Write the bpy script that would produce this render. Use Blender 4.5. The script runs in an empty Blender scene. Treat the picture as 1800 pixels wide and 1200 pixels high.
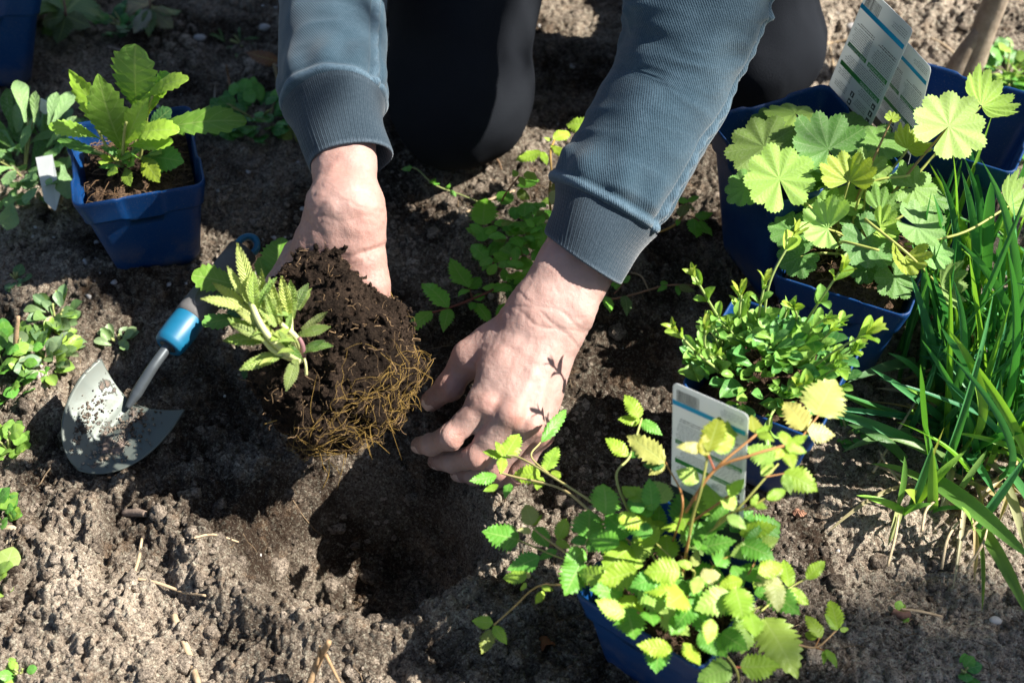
import bpy, bmesh, math, random
import numpy as np
from mathutils import Vector, Matrix, Euler
R = math.radians
SC = bpy.context.scene
COL = SC.collection

# ------------------------------------------------------------------ camera, sky, sun, exposure
PITCH, DIST, LENS = R(48.0), 1.2, 50.0
cam_d = bpy.data.cameras.new('camera')
cam = bpy.data.objects.new('camera', cam_d); COL.objects.link(cam)
cam.location = (0, -DIST*math.cos(PITCH), DIST*math.sin(PITCH))
cam.rotation_euler = (math.pi/2 - PITCH, 0, 0)
cam_d.lens = LENS; cam_d.sensor_width = 36; cam_d.clip_start = 0.02; cam_d.clip_end = 400
cam_d.dof.use_dof = True; cam_d.dof.focus_distance = 1.10; cam_d.dof.aperture_fstop = 6.3
SC.camera = cam

SUN_EL, SUN_AZ = 45.0, 0.5            # azimuth counted from +x towards +y
SUN_DIR = Vector((math.cos(R(SUN_EL))*math.cos(R(SUN_AZ)), math.cos(R(SUN_EL))*math.sin(R(SUN_AZ)), math.sin(R(SUN_EL))))
W = bpy.data.worlds.new('World'); SC.world = W; W.use_nodes = True
wn = W.node_tree.nodes; wl = W.node_tree.links
bg = wn.get('Background') or wn.new('ShaderNodeBackground')
sky = wn.new('ShaderNodeTexSky'); sky.sky_type = 'NISHITA'; sky.sun_disc = False
sky.sun_elevation = R(SUN_EL); sky.sun_rotation = R(90 - SUN_AZ)
wl.new(sky.outputs[0], bg.inputs[0]); bg.inputs[1].default_value = 0.05
sd = bpy.data.lights.new('sun', 'SUN'); sd.energy = 5.0; sd.angle = R(0.55); sd.color = (1.0, 0.95, 0.87)
sun = bpy.data.objects.new('sun', sd); COL.objects.link(sun)
sun.rotation_euler = SUN_DIR.to_track_quat('Z', 'Y').to_euler(); sun.location = SUN_DIR*5
SC.view_settings.view_transform = 'Standard'; SC.view_settings.look = 'None'
SC.view_settings.exposure = 1.45; SC.view_settings.gamma = 1.0; SC.view_settings.use_curve_mapping = False
SC.render.engine = 'CYCLES'

CAMP = np.array(cam.location); FPX = LENS/36*1800
FW = np.array([0, math.cos(PITCH), -math.sin(PITCH)]); UPV = np.array([0, math.sin(PITCH), math.cos(PITCH)])
def P(x, y, z=0.0):
    """place in the garden seen at photo pixel x, y at height z"""
    d = FW*FPX + np.array([1., 0, 0])*(x-900) + UPV*(600-y)
    t = (z - CAMP[2])/d[2]
    return CAMP + d*t
def PX(p):
    q = np.asarray(p) - CAMP; k = FPX/np.dot(q, FW)
    return 900 + q[0]*k, 600 - np.dot(q, UPV)*k

# ------------------------------------------------------------------ noise
def _h(ix, iy, iz, s):
    h = (ix.astype(np.int64)*374761393 + iy.astype(np.int64)*668265263 + iz.astype(np.int64)*2147483647 + s*974634533) & 0xffffffff
    h = ((h ^ (h >> 13))*1274126177) & 0xffffffff
    h = ((h ^ (h >> 16))*2246822519) & 0xffffffff
    return ((h ^ (h >> 15)) & 0xffffff)/float(0xffffff)
def vn(p, s=0):
    i = np.floor(p).astype(np.int64); f = p - i; f = f*f*f*(f*(f*6-15)+10)
    x, y, z = i[:, 0], i[:, 1], i[:, 2]; r = 0
    for a in (0, 1):
        for b in (0, 1):
            for c in (0, 1):
                r = r + _h(x+a, y+b, z+c, s)*(f[:, 0] if a else 1-f[:, 0])*(f[:, 1] if b else 1-f[:, 1])*(f[:, 2] if c else 1-f[:, 2])
    return r*2-1
def fbm(p, o=4, s=0, g=.5):
    a, r = 1., 0
    for k in range(o):
        r = r + a*vn(p*(2.0**k)+k*7.3, s+k); a *= g
    return r
def bumps2(x, y, cell, s=0, fill=.9):
    """rounded clods of size 'cell': height 0..1"""
    u, v = x/cell, y/cell; iu, iv = np.floor(u), np.floor(v); best = np.zeros_like(u)
    zz = np.zeros_like(iu)
    for a in (-1, 0, 1):
        for b in (-1, 0, 1):
            cx, cy = iu+a, iv+b
            px = cx+.15+.7*_h(cx, cy, zz, s); py = cy+.15+.7*_h(cx, cy, zz, s+1); rr = .35+.45*_h(cx, cy, zz, s+2)
            on = _h(cx, cy, zz, s+3) < fill
            d2 = (u-px)**2+(v-py)**2
            best = np.maximum(best, np.where(on, np.sqrt(np.maximum(0, rr*rr-d2)), 0))
    return best/.8
def sstep(a, b, x):
    t = np.clip((x-a)/(b-a), 0, 1); return t*t*(3-2*t)

# ------------------------------------------------------------------ objects
def mesh(name, v, f, uv=None, smooth=True):
    me = bpy.data.meshes.new(name)
    v = np.asarray(v, dtype=np.float32)
    if isinstance(f, np.ndarray) and f.ndim == 2:
        n, k = f.shape
        me.vertices.add(len(v)); me.vertices.foreach_set('co', v.ravel())
        me.loops.add(n*k); me.loops.foreach_set('vertex_index', f.astype(np.int32).ravel())
        me.polygons.add(n); me.polygons.foreach_set('loop_start', np.arange(0, n*k, k, dtype=np.int32))
        me.polygons.foreach_set('loop_total', np.full(n, k, dtype=np.int32))
        me.update(calc_edges=True)
    else:
        me.from_pydata([tuple(map(float, q)) for q in v], [], [tuple(map(int, q)) for q in f])
    if uv is not None:
        lay = me.uv_layers.new(name='UVMap')
        li = np.empty(len(me.loops), dtype=np.int32); me.loops.foreach_get('vertex_index', li)
        lay.data.foreach_set('uv', np.asarray(uv, dtype=np.float32)[li].ravel())
    me.polygons.foreach_set('use_smooth', np.full(len(me.polygons), smooth))
    me.validate(); return me
def attr(me, name, val):
    a = me.attributes.new(name, 'FLOAT', 'POINT'); a.data.foreach_set('value', np.asarray(val, dtype=np.float32))
def tag(o, label=None, cat=None, group=None, kind=None):
    if label: o['label'] = label
    if cat: o['category'] = cat
    if group: o['group'] = group
    if kind: o['kind'] = kind
    return o
def thing(name, label, cat, loc=(0, 0, 0), group=None):
    o = bpy.data.objects.new(name, None); COL.objects.link(o); o.location = [float(q) for q in loc]
    o.empty_display_size = .02
    return tag(o, label, cat, group)
def part(name, me, mt, parent=None, M=None, kind=None, label=None, color=None):
    """mesh given in garden coordinates (or through matrix M); becomes child of parent"""
    o = bpy.data.objects.new(name, me); COL.objects.link(o)
    if mt is not None and not me.materials: me.materials.append(mt)
    if parent is not None:
        o.parent = parent
        base = Matrix.Identity(4); q = parent
        while q is not None:
            base = q.matrix_basis @ base; q = q.parent
        inv = base.inverted()
        if M is None:
            me.transform(inv)
        else: o.matrix_basis = inv @ M
    elif M is not None: o.matrix_basis = M
    if color is not None: o.color = (*color, 1)
    return tag(o, label, None, None, kind)
class MB:
    """collects pieces into one mesh"""
    def __init__(s): s.v = []; s.f = []; s.uv = []; s.n = 0
    def add(s, v, f, uv=None):
        v = np.asarray(v, float).reshape(-1, 3); s.v.append(v); s.f += [tuple(int(i)+s.n for i in q) for q in f]
        s.uv.append(np.zeros((len(v), 2)) if uv is None else np.asarray(uv, float)); s.n += len(v)
    def build(s, name, smooth=True): return mesh(name, np.vstack(s.v), s.f, np.vstack(s.uv), smooth)
def catmull(pts, n):
    p = np.asarray(pts, float); p = np.vstack([2*p[0]-p[1], p, 2*p[-1]-p[-2]]); out = []
    m = len(p)-3
    for q in np.linspace(0, m, n):
        i = min(int(q), m-1); t = q-i; a, b, c, d = p[i:i+4]
        out.append(.5*((2*b)+(-a+c)*t+(2*a-5*b+4*c-d)*t*t+(-a+3*b-3*c+d)*t**3))
    return np.array(out)
def frames(p, ref=(0, 0, 1)):
    t = np.gradient(p, axis=0); t /= np.linalg.norm(t, axis=1)[:, None]+1e-12
    x = np.zeros_like(p); r = np.array(ref, float)
    if abs(np.dot(r, t[0])) > .95: r = np.array([1., 0, 0])
    for i in range(len(p)):
        q = r - t[i]*np.dot(r, t[i]); q /= np.linalg.norm(q)+1e-12; x[i] = q; r = q
    return t, x, np.cross(t, x)
def tube(pts, rad, n=None, sides=6, caps=True, ref=(0, 0, 1)):
    """swept tube: vertices, faces, uv"""
    p = catmull(pts, n) if n else np.asarray(pts, float)
    r = np.interp(np.linspace(0, 1, len(p)), np.linspace(0, 1, len(np.atleast_1d(rad))), np.atleast_1d(rad)) if np.size(rad) > 1 else np.full(len(p), float(rad))
    t, x, y = frames(p, ref); a = np.linspace(0, 2*np.pi, sides, endpoint=False)
    v = p[:, None]+(x[:, None]*np.cos(a)[None, :, None]+y[:, None]*np.sin(a)[None, :, None])*r[:, None, None]
    N = len(p); f = [(i*sides+j, i*sides+(j+1) % sides, (i+1)*sides+(j+1) % sides, (i+1)*sides+j) for i in range(N-1) for j in range(sides)]
    if caps: f += [tuple(range(sides-1, -1, -1)), tuple((N-1)*sides+j for j in range(sides))]
    uv = np.stack([np.tile(a/(2*np.pi), N), np.repeat(np.linspace(0, 1, N), sides)], 1)
    return v.reshape(-1, 3), f, uv
def tube_part(name, pts, rad, mt, parent, n=None, sides=6, color=None):
    mb = MB(); mb.add(*tube(pts, rad, n, sides)); return part(name, mb.build(name), mt, parent, color=color)

# ------------------------------------------------------------------ implicit surfaces (for hands, clothes, the root ball)
def cone(p, a, b, ra, rb):
    a = np.asarray(a, float); b = np.asarray(b, float); ba = b-a; q = p-a
    t = np.clip((q@ba)/np.dot(ba, ba), 0, 1)
    return np.linalg.norm(q-t[:, None]*ba, axis=1)-(ra+(rb-ra)*t)
def smin(a, b, k):
    h = np.clip(.5+.5*(b-a)/k, 0, 1); return b+(a-b)*h-k*h*(1-h)
def smax(a, b, k): return -smin(-a, -b, k)
def ball(p, c, r): return np.linalg.norm(p-np.asarray(c), axis=1)-r
def surfnet(lo, hi, h, f, pad=2.2):
    lo = np.asarray(lo, float); K = 4
    n = (np.ceil((np.asarray(hi)-lo)/(h*K)).astype(int)+1)
    g = np.stack(np.meshgrid(*[lo[i]+(np.arange(n[i])+.5)*h*K-h*.5 for i in range(3)], indexing='ij'), -1).reshape(-1, 3)
    c = f(g).reshape(n)
    D = np.repeat(np.repeat(np.repeat(c, K, 0), K, 1), K, 2)
    M = np.abs(D) < h*K*pad; idx = np.argwhere(M)
    D[M] = f(lo+idx*h)
    S = D < 0; N = D.shape
    cells = np.zeros([q-1 for q in N], int)
    corner = [(a, b, d) for a in (0, 1) for b in (0, 1) for d in (0, 1)]
    sl = lambda o: tuple(slice(o[i], N[i]-1+o[i]) for i in range(3))
    for o in corner: cells += S[sl(o)]
    act = (cells > 0) & (cells < 8); ci = np.argwhere(act); vid = np.full(cells.shape, -1); vid[act] = np.arange(len(ci))
    acc = np.zeros((len(ci), 3)); cnt = np.zeros(len(ci))
    for a in range(8):
        for b in range(a+1, 8):
            oa, ob = np.array(corner[a]), np.array(corner[b])
            if np.abs(oa-ob).sum() != 1: continue
            da = D[tuple((ci+oa).T)]; db = D[tuple((ci+ob).T)]; m = (da < 0) != (db < 0)
            t = np.where(m, da/(da-db+1e-20), 0)
            acc += np.where(m[:, None], oa+(ob-oa)*t[:, None], 0); cnt += m
    v = lo+(ci+acc/cnt[:, None])*h
    F = []
    for ax in range(3):
        u, w = (ax+1) % 3, (ax+2) % 3
        s0 = [slice(None)]*3; s1 = [slice(None)]*3; s0[ax] = slice(0, N[ax]-1); s1[ax] = slice(1, N[ax])
        e = np.argwhere(S[tuple(s0)] != S[tuple(s1)])
        ok = (e[:, u] > 0) & (e[:, w] > 0) & (e[:, u] < N[u]-1) & (e[:, w] < N[w]-1); e = e[ok]
        inside = S[tuple(e.T)]
        def at(du, dw):
            q = e.copy(); q[:, u] -= du; q[:, w] -= dw; return vid[tuple(q.T)]
        q = np.stack([at(1, 1), at(0, 1), at(0, 0), at(1, 0)], 1)
        q[~inside] = q[~inside][:, ::-1]; F.append(q)
    F = np.vstack(F); F = F[(F >= 0).all(1)]
    return v, F
# ------------------------------------------------------------------ materials
class NT:
    def __init__(s, name):
        s.m = bpy.data.materials.new(name); s.m.use_nodes = True; s.t = s.m.node_tree; s.t.nodes.clear()
        s.out = s.t.nodes.new('ShaderNodeOutputMaterial')
    def n(s, ty, ins=None, **kw):
        d = s.t.nodes.new('ShaderNode'+ty)
        for k, v in kw.items(): setattr(d, k, v)
        for k, v in (ins or {}).items(): s.set(d.inputs[k], v)
        return d
    def set(s, sock, v):
        if isinstance(v, bpy.types.NodeSocket): s.t.links.new(v, sock)
        elif isinstance(v, bpy.types.Node): s.t.links.new(v.outputs[0], sock)
        else:
            if isinstance(v, (tuple, list)) and len(v) == 3 and sock.type == 'RGBA': v = (*v, 1)
            sock.default_value = v
    def math(s, op, a, b=0.0, c=None, clamp=False):
        d = s.t.nodes.new('ShaderNodeMath'); d.operation = op; d.use_clamp = clamp
        s.set(d.inputs[0], a); s.set(d.inputs[1], b)
        if c is not None: s.set(d.inputs[2], c)
        return d.outputs[0]
    def mix(s, f, a, b, blend='MIX'):
        d = s.t.nodes.new('ShaderNodeMix'); d.data_type = 'RGBA'; d.blend_type = blend
        s.set(d.inputs[0], f); s.set(d.inputs[6], a); s.set(d.inputs[7], b); return d.outputs[2]
    def noise(s, scale, detail=4, rough=.55, co=None, dist=0):
        d = s.n('TexNoise', {'Scale': scale, 'Detail': detail, 'Roughness': rough, 'Distortion': dist})
        s.set(d.inputs['Vector'], co if co is not None else s.pos()); return d.outputs[0]
    def pos(s):
        if not hasattr(s, '_p'): s._p = s.n('NewGeometry').outputs['Position']
        return s._p
    def obj(s):
        if not hasattr(s, '_o'): s._o = s.n('TexCoord').outputs['Object']
        return s._o
    def ramp(s, f, stops):
        d = s.n('ValToRGB', {0: f}); e = d.color_ramp.elements
        while len(e) < len(stops): e.new(.5)
        for q, (p, c) in zip(e, stops):
            q.position = p; q.color = (*c, 1) if len(c) == 3 else c
        return d.outputs[0]
    def rng(s, f, a, b, c=0., d=1.):
        q = s.n('MapRange', {0: f, 1: a, 2: b, 3: c, 4: d}); return q.outputs[0]
    def bump(s, h, st=.5, dist=.002, nrm=None):
        d = s.n('Bump', {'Strength': st, 'Distance': dist, 'Height': h})
        if nrm is not None: s.set(d.inputs['Normal'], nrm)
        return d.outputs[0]
    def pbr(s, **k):
        d = s.n('BsdfPrincipled')
        for a, v in k.items(): s.set(d.inputs[a.replace('_', ' ')], v)
        return d.outputs[0]
    def done(s, sh): s.t.links.new(sh, s.out.inputs[0]); return s.m
    def attr(s, name): return s.n('Attribute', attribute_name=name).outputs['Fac']

def soil_mat(name, dry, wet_shade, wet_shade_map=None, bias=0.):
    t = NT(name); n1 = t.noise(14, 5, .6); n2 = t.noise(160, 6, .7); n3 = t.noise(850, 3, .75); n5 = t.noise(420, 4, .7); n4 = t.noise(45, 4, .6)
    w = t.rng(n1, .38, .62)
    if wet_shade_map: w = t.math('ADD', t.math('MULTIPLY', t.attr('wet_shade'), 1.0), t.math('MULTIPLY', t.math('SUBTRACT', w, .5), .45), clamp=True)
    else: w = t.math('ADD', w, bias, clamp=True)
    c = t.mix(w, dry, wet_shade)
    c = t.mix(t.rng(n2, .44, .74, 0, .5), c, tuple(q*1.0 for q in wet_shade), 'MIX')
    c = t.mix(t.rng(n4, .55, .75, 0, .4), c, (dry[0]*.62, dry[1]*.48, dry[2]*.36))
    # single grains: sand and dark humus side by side
    wp = t.n('VectorMath', {0: t.pos(), 1: t.n('VectorMath', {0: t.n('TexNoise', {'Vector': t.pos(), 'Scale': 500., 'Detail': 2.}).outputs['Color'], 1: (.0014, .0014, .0014)}, operation='MULTIPLY').outputs[0]}, operation='ADD').outputs[0]
    g1 = t.n('TexVoronoi', {'Vector': wp, 'Scale': 560.}); g2 = t.n('TexVoronoi', {'Vector': wp, 'Scale': 1150.})
    r1 = t.n('SeparateColor', {0: g1.outputs['Color']}).outputs[0]; r2 = t.n('SeparateColor', {0: g2.outputs['Color']}).outputs[0]
    gr = t.math('ADD', t.math('MULTIPLY', r1, .55), t.math('MULTIPLY', r2, .45))
    gr = t.math('ADD', gr, t.math('MULTIPLY', t.math('SUBTRACT', n5, .5), 1.6))
    c = t.mix(t.rng(gr, .40, .14, 0, .72), c, tuple(q*.55 for q in wet_shade))
    c = t.mix(t.math('MULTIPLY', t.rng(gr, .62, .92, 0, .75), t.math('SUBTRACT', 1.0, t.math('MULTIPLY', w, .75))), c, tuple(min(.72, q*1.4) for q in dry))
    gap = t.rng(g1.outputs[0], .35, .75); 
    h = t.math('ADD', t.math('MULTIPLY', gr, .8), t.math('MULTIPLY', gap, -.5))
    b = t.bump(n2, .6, .003); b = t.bump(n5, .8, .0022, b); b = t.bump(h, .9, .0014, b); b = t.bump(n3, .6, .0008, b)
    return t.done(t.pbr(Base_Color=c, Roughness=.95, Specular_IOR_Level=.10, Normal=b))
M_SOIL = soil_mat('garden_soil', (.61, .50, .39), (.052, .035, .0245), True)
M_CRUMB = soil_mat('soil_crumb', (.52, .43, .34), (.06, .044, .033), None, .0)
M_PEAT = soil_mat('potting_peat', (.060, .040, .028), (.017, .0115, .008), None, .1)
M_POTSOIL = soil_mat('pot_soil', (.17, .11, .07), (.05, .033, .024), None, 0)

def leaf_mat(name, vein=(.5, .6, .25), nlat=7, slope=.55, vstr=.5, rough=.42, trans=.36, tint=(1.0, 1.0, .4), quilt=.2, rim=None, spec=.35, hair=0.):
    """leaf with midrib and side veins; the leaf's own colour comes from the object colour"""
    t = NT(name); oi = t.n('ObjectInfo'); uvn = t.n('TexCoord').outputs['UV']
    sep = t.n('SeparateXYZ', {0: uvn}); u, v = sep.outputs[0], sep.outputs[1]
    au = t.math('ABSOLUTE', t.math('MULTIPLY_ADD', u, 2.0, -1.0))
    rib = t.rng(au, .0, .075, 1, 0)
    ph = t.math('SUBTRACT', t.math('MULTIPLY', v, float(nlat)), t.math('MULTIPLY', au, slope*nlat*.4))
    fr = t.math('ABSOLUTE', t.math('SUBTRACT', t.math('FRACT', ph), .5))
    lat = t.math('MULTIPLY', t.rng(fr, .0, .10, 1, 0), t.rng(au, .75, 1.0, 1, .2))
    vv = t.math('MAXIMUM', rib, t.math('MULTIPLY', lat, .6))
    nz = t.noise(55, 3, .6); nf = t.noise(700, 3, .6)
    base = oi.outputs['Color']
    c = t.mix(t.rng(nz, .35, .7, 0, .35), base, t.mix(1., base, (.62, .74, .5), 'MULTIPLY'))
    c = t.mix(t.math('MULTIPLY', oi.outputs['Random'], .3), c, t.mix(1., c, (.75, .85, .8), 'MULTIPLY'))
    c = t.mix(t.math('MULTIPLY', vv, vstr), c, vein)
    if rim: c = t.mix(t.math('MULTIPLY', t.rng(au, .72, 1.0), .7), c, rim)
    if hair: c = t.mix(t.rng(nf, .5, .75, 0, hair), c, (.5, .56, .42))
    b = t.bump(t.math('MULTIPLY_ADD', fr, 1.0, t.math('MULTIPLY', vv, -.3)), quilt, .0012)
    b = t.bump(nf, .35, .0006, b)
    sh = t.pbr(Base_Color=c, Roughness=rough, Specular_IOR_Level=spec, Normal=b)
    tr = t.n('BsdfTranslucent', {'Color': t.mix(1., c, tint, 'MULTIPLY'), 'Normal': b}).outputs[0]
    ad = t.n('MixShader', {0: trans, 1: sh, 2: tr}).outputs[0]
    return t.done(ad)
M_LEAF = leaf_mat('serrate_leaf', vein=(.50, .60, .22), nlat=8, vstr=.35)
M_LADY = leaf_mat('lady_mantle_leaf', vein=(.50, .62, .30), nlat=7, vstr=.32, quilt=.12, hair=.25, rough=.55, spec=.25)
M_SPOON = leaf_mat('spoon_leaf', vein=(.42, .55, .25), nlat=3, vstr=.4, quilt=.1, rough=.38, trans=.32)
M_WOOL = leaf_mat('woolly_leaf', vein=(.42, .52, .30), nlat=6, vstr=.25, quilt=.4, hair=.5, rough=.75, spec=.15)
M_CRINK = leaf_mat('crinkled_leaf', vein=(.62, .68, .32), nlat=14, vstr=.45, quilt=1., hair=.35, rough=.6, rim=(.55, .62, .24))
M_BLADE = leaf_mat('grass_blade', vein=(.2, .34, .12), nlat=0, vstr=.3, quilt=0, rough=.4, trans=.35, tint=(.95, 1., .4))
def stem_mat(name, rough=.5):
    t = NT(name); oi = t.n('ObjectInfo'); n = t.noise(120, 3)
    c = t.mix(t.rng(n, .3, .7, 0, .4), oi.outputs['Color'], t.mix(1., oi.outputs['Color'], (.7, .75, .6), 'MULTIPLY'))
    return t.done(t.pbr(Base_Color=c, Roughness=rough, Specular_IOR_Level=.3, Subsurface_Weight=.0, Normal=t.bump(n, .3, .0006)))
M_STEM = stem_mat('plant_stem')
def bark():
    t = NT('twig_bark'); oi = t.n('ObjectInfo'); n = t.noise(60, 6, .7); n2 = t.noise(400, 4, .7)
    c = t.mix(t.rng(n, .35, .65, 0, .7), oi.outputs['Color'], t.mix(1., oi.outputs['Color'], (.42, .36, .3), 'MULTIPLY'))
    return t.done(t.pbr(Base_Color=c, Roughness=.85, Specular_IOR_Level=.2, Normal=t.bump(n2, .6, .001, t.bump(n, .6, .002))))
M_BARK = bark()
def plastic():
    t = NT('blue_pot_plastic'); n = t.noise(300, 5, .75); n2 = t.noise(30, 4, .65); n3 = t.noise(12, 3)
    d = t.math('MULTIPLY', t.rng(n, .62, .72), t.rng(n2, .42, .62))
    z = t.n('SeparateXYZ', {0: t.obj()}).outputs[2]
    low = t.rng(z, .05, .0, 0, .75)
    sp = t.noise(900, 2, .6); dirt = t.math('ADD', t.math('ADD', t.math('MULTIPLY', d, .7), t.math('MULTIPLY', t.rng(sp, .62, .68), .65)), t.math('MULTIPLY', low, t.rng(n2, .44, .6)), clamp=True)
    c = t.mix(t.rng(n3, .35, .65), (.002, .030, .115), (.003, .040, .145))
    c = t.mix(t.math('MULTIPLY', dirt, .7), c, (.16, .14, .13))
    return t.done(t.pbr(Base_Color=c, Roughness=t.rng(n2, .3, .7, .36, .55), Specular_IOR_Level=.27, Normal=t.bump(n2, .12, .001)))
M_POT = plastic()
def skin():
    t = NT('skin'); n = t.noise(38, 4, .6); n2 = t.noise(420, 4, .65); n3 = t.noise(1500, 2, .6)
    red, dirt = t.attr('red'), t.attr('dirt')
    c = t.mix(t.rng(n, .35, .65), (.41, .272, .234), (.355, .225, .19))
    c = t.mix(t.math('MULTIPLY', red, .75, clamp=True), c, (.38, .165, .125))
    c = t.mix(t.math('MULTIPLY', t.rng(n2, .5, .75), .12), c, (.40, .19, .14))
    dm = t.math('MULTIPLY', dirt, t.rng(n2, .38, .62, .15, 1), clamp=True)
    c = t.mix(dm, c, (.10, .062, .045))
    v = t.n('TexVoronoi', {'Vector': t.pos(), 'Scale': 900.}, feature='DISTANCE_TO_EDGE').outputs[0]
    b = t.bump(n2, .38, .0012); b = t.bump(v, .32, .0006, b); b = t.bump(n3, .3, .0005, b)
    return t.done(t.pbr(Base_Color=c, Roughness=.52, Specular_IOR_Level=.38, Subsurface_Weight=.25, Subsurface_Radius=(.012, .004, .0025), Subsurface_Scale=.5, Normal=b))
M_SKIN = skin()
def nail():
    t = NT('fingernail'); n = t.noise(300, 3)
    return t.done(t.pbr(Base_Color=t.mix(n, (.62, .42, .34), (.55, .36, .29)), Roughness=.3, Specular_IOR_Level=.5))
M_NAIL = nail()
def cloth(name, c1, c2, us, vs, rough=.9, knit=False, fade=.5):
    t = NT(name); uvn = t.n('TexCoord').outputs['UV']; sep = t.n('SeparateXYZ', {0: uvn}); u, v = sep.outputs[0], sep.outputs[1]
    a = t.math('MULTIPLY', u, us); b_ = t.math('MULTIPLY', v, vs)
    if knit:
        w = t.math('MULTIPLY', t.math('SINE', a), t.math('MULTIPLY_ADD', t.math('SINE', b_), .4, .6))
    else: w = t.math('SINE', t.math('ADD', a, b_))
    n = t.noise(20, 5, .6); n2 = t.noise(500, 4, .7)
    c = t.mix(t.rng(n, .3, .7), c1, c2)
    c = t.mix(t.math('MULTIPLY', t.rng(w, -.2, 1), .22), c, tuple(min(1, q*2.0+.02) for q in c1))
    c = t.mix(t.math('MULTIPLY', t.rng(n2, .45, .8), fade), c, tuple(min(1, q*1.7+.03) for q in c1))
    wear = t.attr('wear'); c = t.mix(t.math('MULTIPLY', wear, t.rng(n2, .3, .6, .3, 1), clamp=True), c, tuple(min(1, q*2.6+.06) for q in c1))
    b = t.bump(w, .3, .0005); b = t.bump(n2, .5, .0010, b)
    return t.done(t.pbr(Base_Color=c, Roughness=rough, Specular_IOR_Level=.12, Sheen_Weight=.25, Sheen_Roughness=.5, Normal=b))
M_SWEAT = cloth('faded_teal_fleece', (.018, .041, .061), (.030, .058, .080), 2*math.pi*420, 2*math.pi*330)
M_CUFF = cloth('ribbed_cuff', (.017, .030, .043), (.025, .041, .056), 2*math.pi*520, 2*math.pi*330, knit=True)
def trouser():
    t = NT('charcoal_trouser'); n = t.noise(16, 4); n2 = t.noise(700, 4, .7)
    c = t.mix(t.rng(n, .3, .7), (.0115, .013, .0165), (.015, .017, .021)); c = t.mix(t.rng(n2, .55, .8, 0, .5), c, (.015, .017, .021))
    return t.done(t.pbr(Base_Color=c, Roughness=.9, Specular_IOR_Level=.03, Sheen_Weight=.0, Normal=t.bump(n2, .5, .0008)))
M_TROUSER = trouser()
def plain(name, c, rough=.6, metal=0., spec=.4, bump=0., scale=200, var=.3):
    t = NT(name); n = t.noise(scale, 4, .65)
    cc = t.mix(t.rng(n, .3, .7, 0, var), c, tuple(q*.5 for q in c))
    k = dict(Base_Color=cc, Roughness=rough, Metallic=metal, Specular_IOR_Level=spec)
    if bump: k['Normal'] = t.bump(n, bump, .001)
    return t.done(t.pbr(**k))
def steel():
    t = NT('dirty_trowel_steel'); n = t.noise(26, 5, .65); n2 = t.noise(420, 4, .75); n3 = t.noise(90, 5, .7)
    d = t.attr('dirt')
    m = t.rng(t.math('ADD', d, t.math('MULTIPLY_ADD', n, 1.3, t.math('MULTIPLY', n3, .5))), 1.22, 1.30)
    film = t.rng(n3, .35, .75, .1, .5)
    c = t.mix(film, (.095, .118, .108), (.14, .135, .11))
    c = t.mix(m, c, t.mix(n2, (.26, .20, .165), (.13, .095, .075)))
    rough = t.math('ADD', t.rng(n3, .3, .7, .42, .6), t.math('MULTIPLY', m, .45), clamp=True)
    return t.done(t.pbr(Base_Color=c, Roughness=rough, Metallic=t.math('MULTIPLY_ADD', m, -.3, .3), Specular_IOR_Level=.35, Normal=t.bump(t.math('MULTIPLY', m, t.math('ADD', n2, .6)), .9, .0016)))
M_STEEL = steel()
M_GRIP = plain('dark_rubber_grip', (.125, .12, .118), .72, spec=.3, bump=.25, scale=400)
M_TEAL = plain('turquoise_plastic', (.006, .115, .215), .42, spec=.5, var=.15)
M_NECK = plain('trowel_neck_steel', (.11, .125, .135), .4, metal=.5, var=.4, scale=120)
def card():
    t = NT('white_label_plastic'); n = t.noise(60, 4)
    c = t.mix(n, (.76, .78, .77), (.70, .73, .72)); s = t.pbr(Base_Color=c, Roughness=.36, Specular_IOR_Level=.5)
    return t.done(t.n('MixShader', {0: .35, 1: s, 2: t.n('BsdfTranslucent', {'Color': c}).outputs[0]}).outputs[0])
M_WHITE = card()
M_INK = plain('black_print', (.05, .055, .055), .6, var=.1)
M_INK2 = plain('grey_print', (.20, .22, .22), .6, var=.1)
M_CYAN = plain('cyan_print', (.0, .33, .58), .5, var=.05)
M_GREEN = plain('green_print', (.03, .23, .045), .5, var=.05)
M_PALE = plain('white_print', (.78, .8, .78), .5, var=.02)
M_DARKP = plain('dark_green_print', (.025, .05, .045), .45, var=.1)
M_ROOT = stem_mat('root_fibre', .7)
M_STONE = plain('pebble_stone', (.42, .40, .38), .8, var=.6, bump=.3, scale=90)
M_HAIR = plain('brown_hair', (.035, .02, .012), .5, var=.5, scale=300)
M_DEAD = leaf_mat('dead_leaf', vein=(.22, .14, .09), nlat=7, vstr=.4, quilt=.8, trans=.15, tint=(1., .7, .4), rough=.8, spec=.1)
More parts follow.
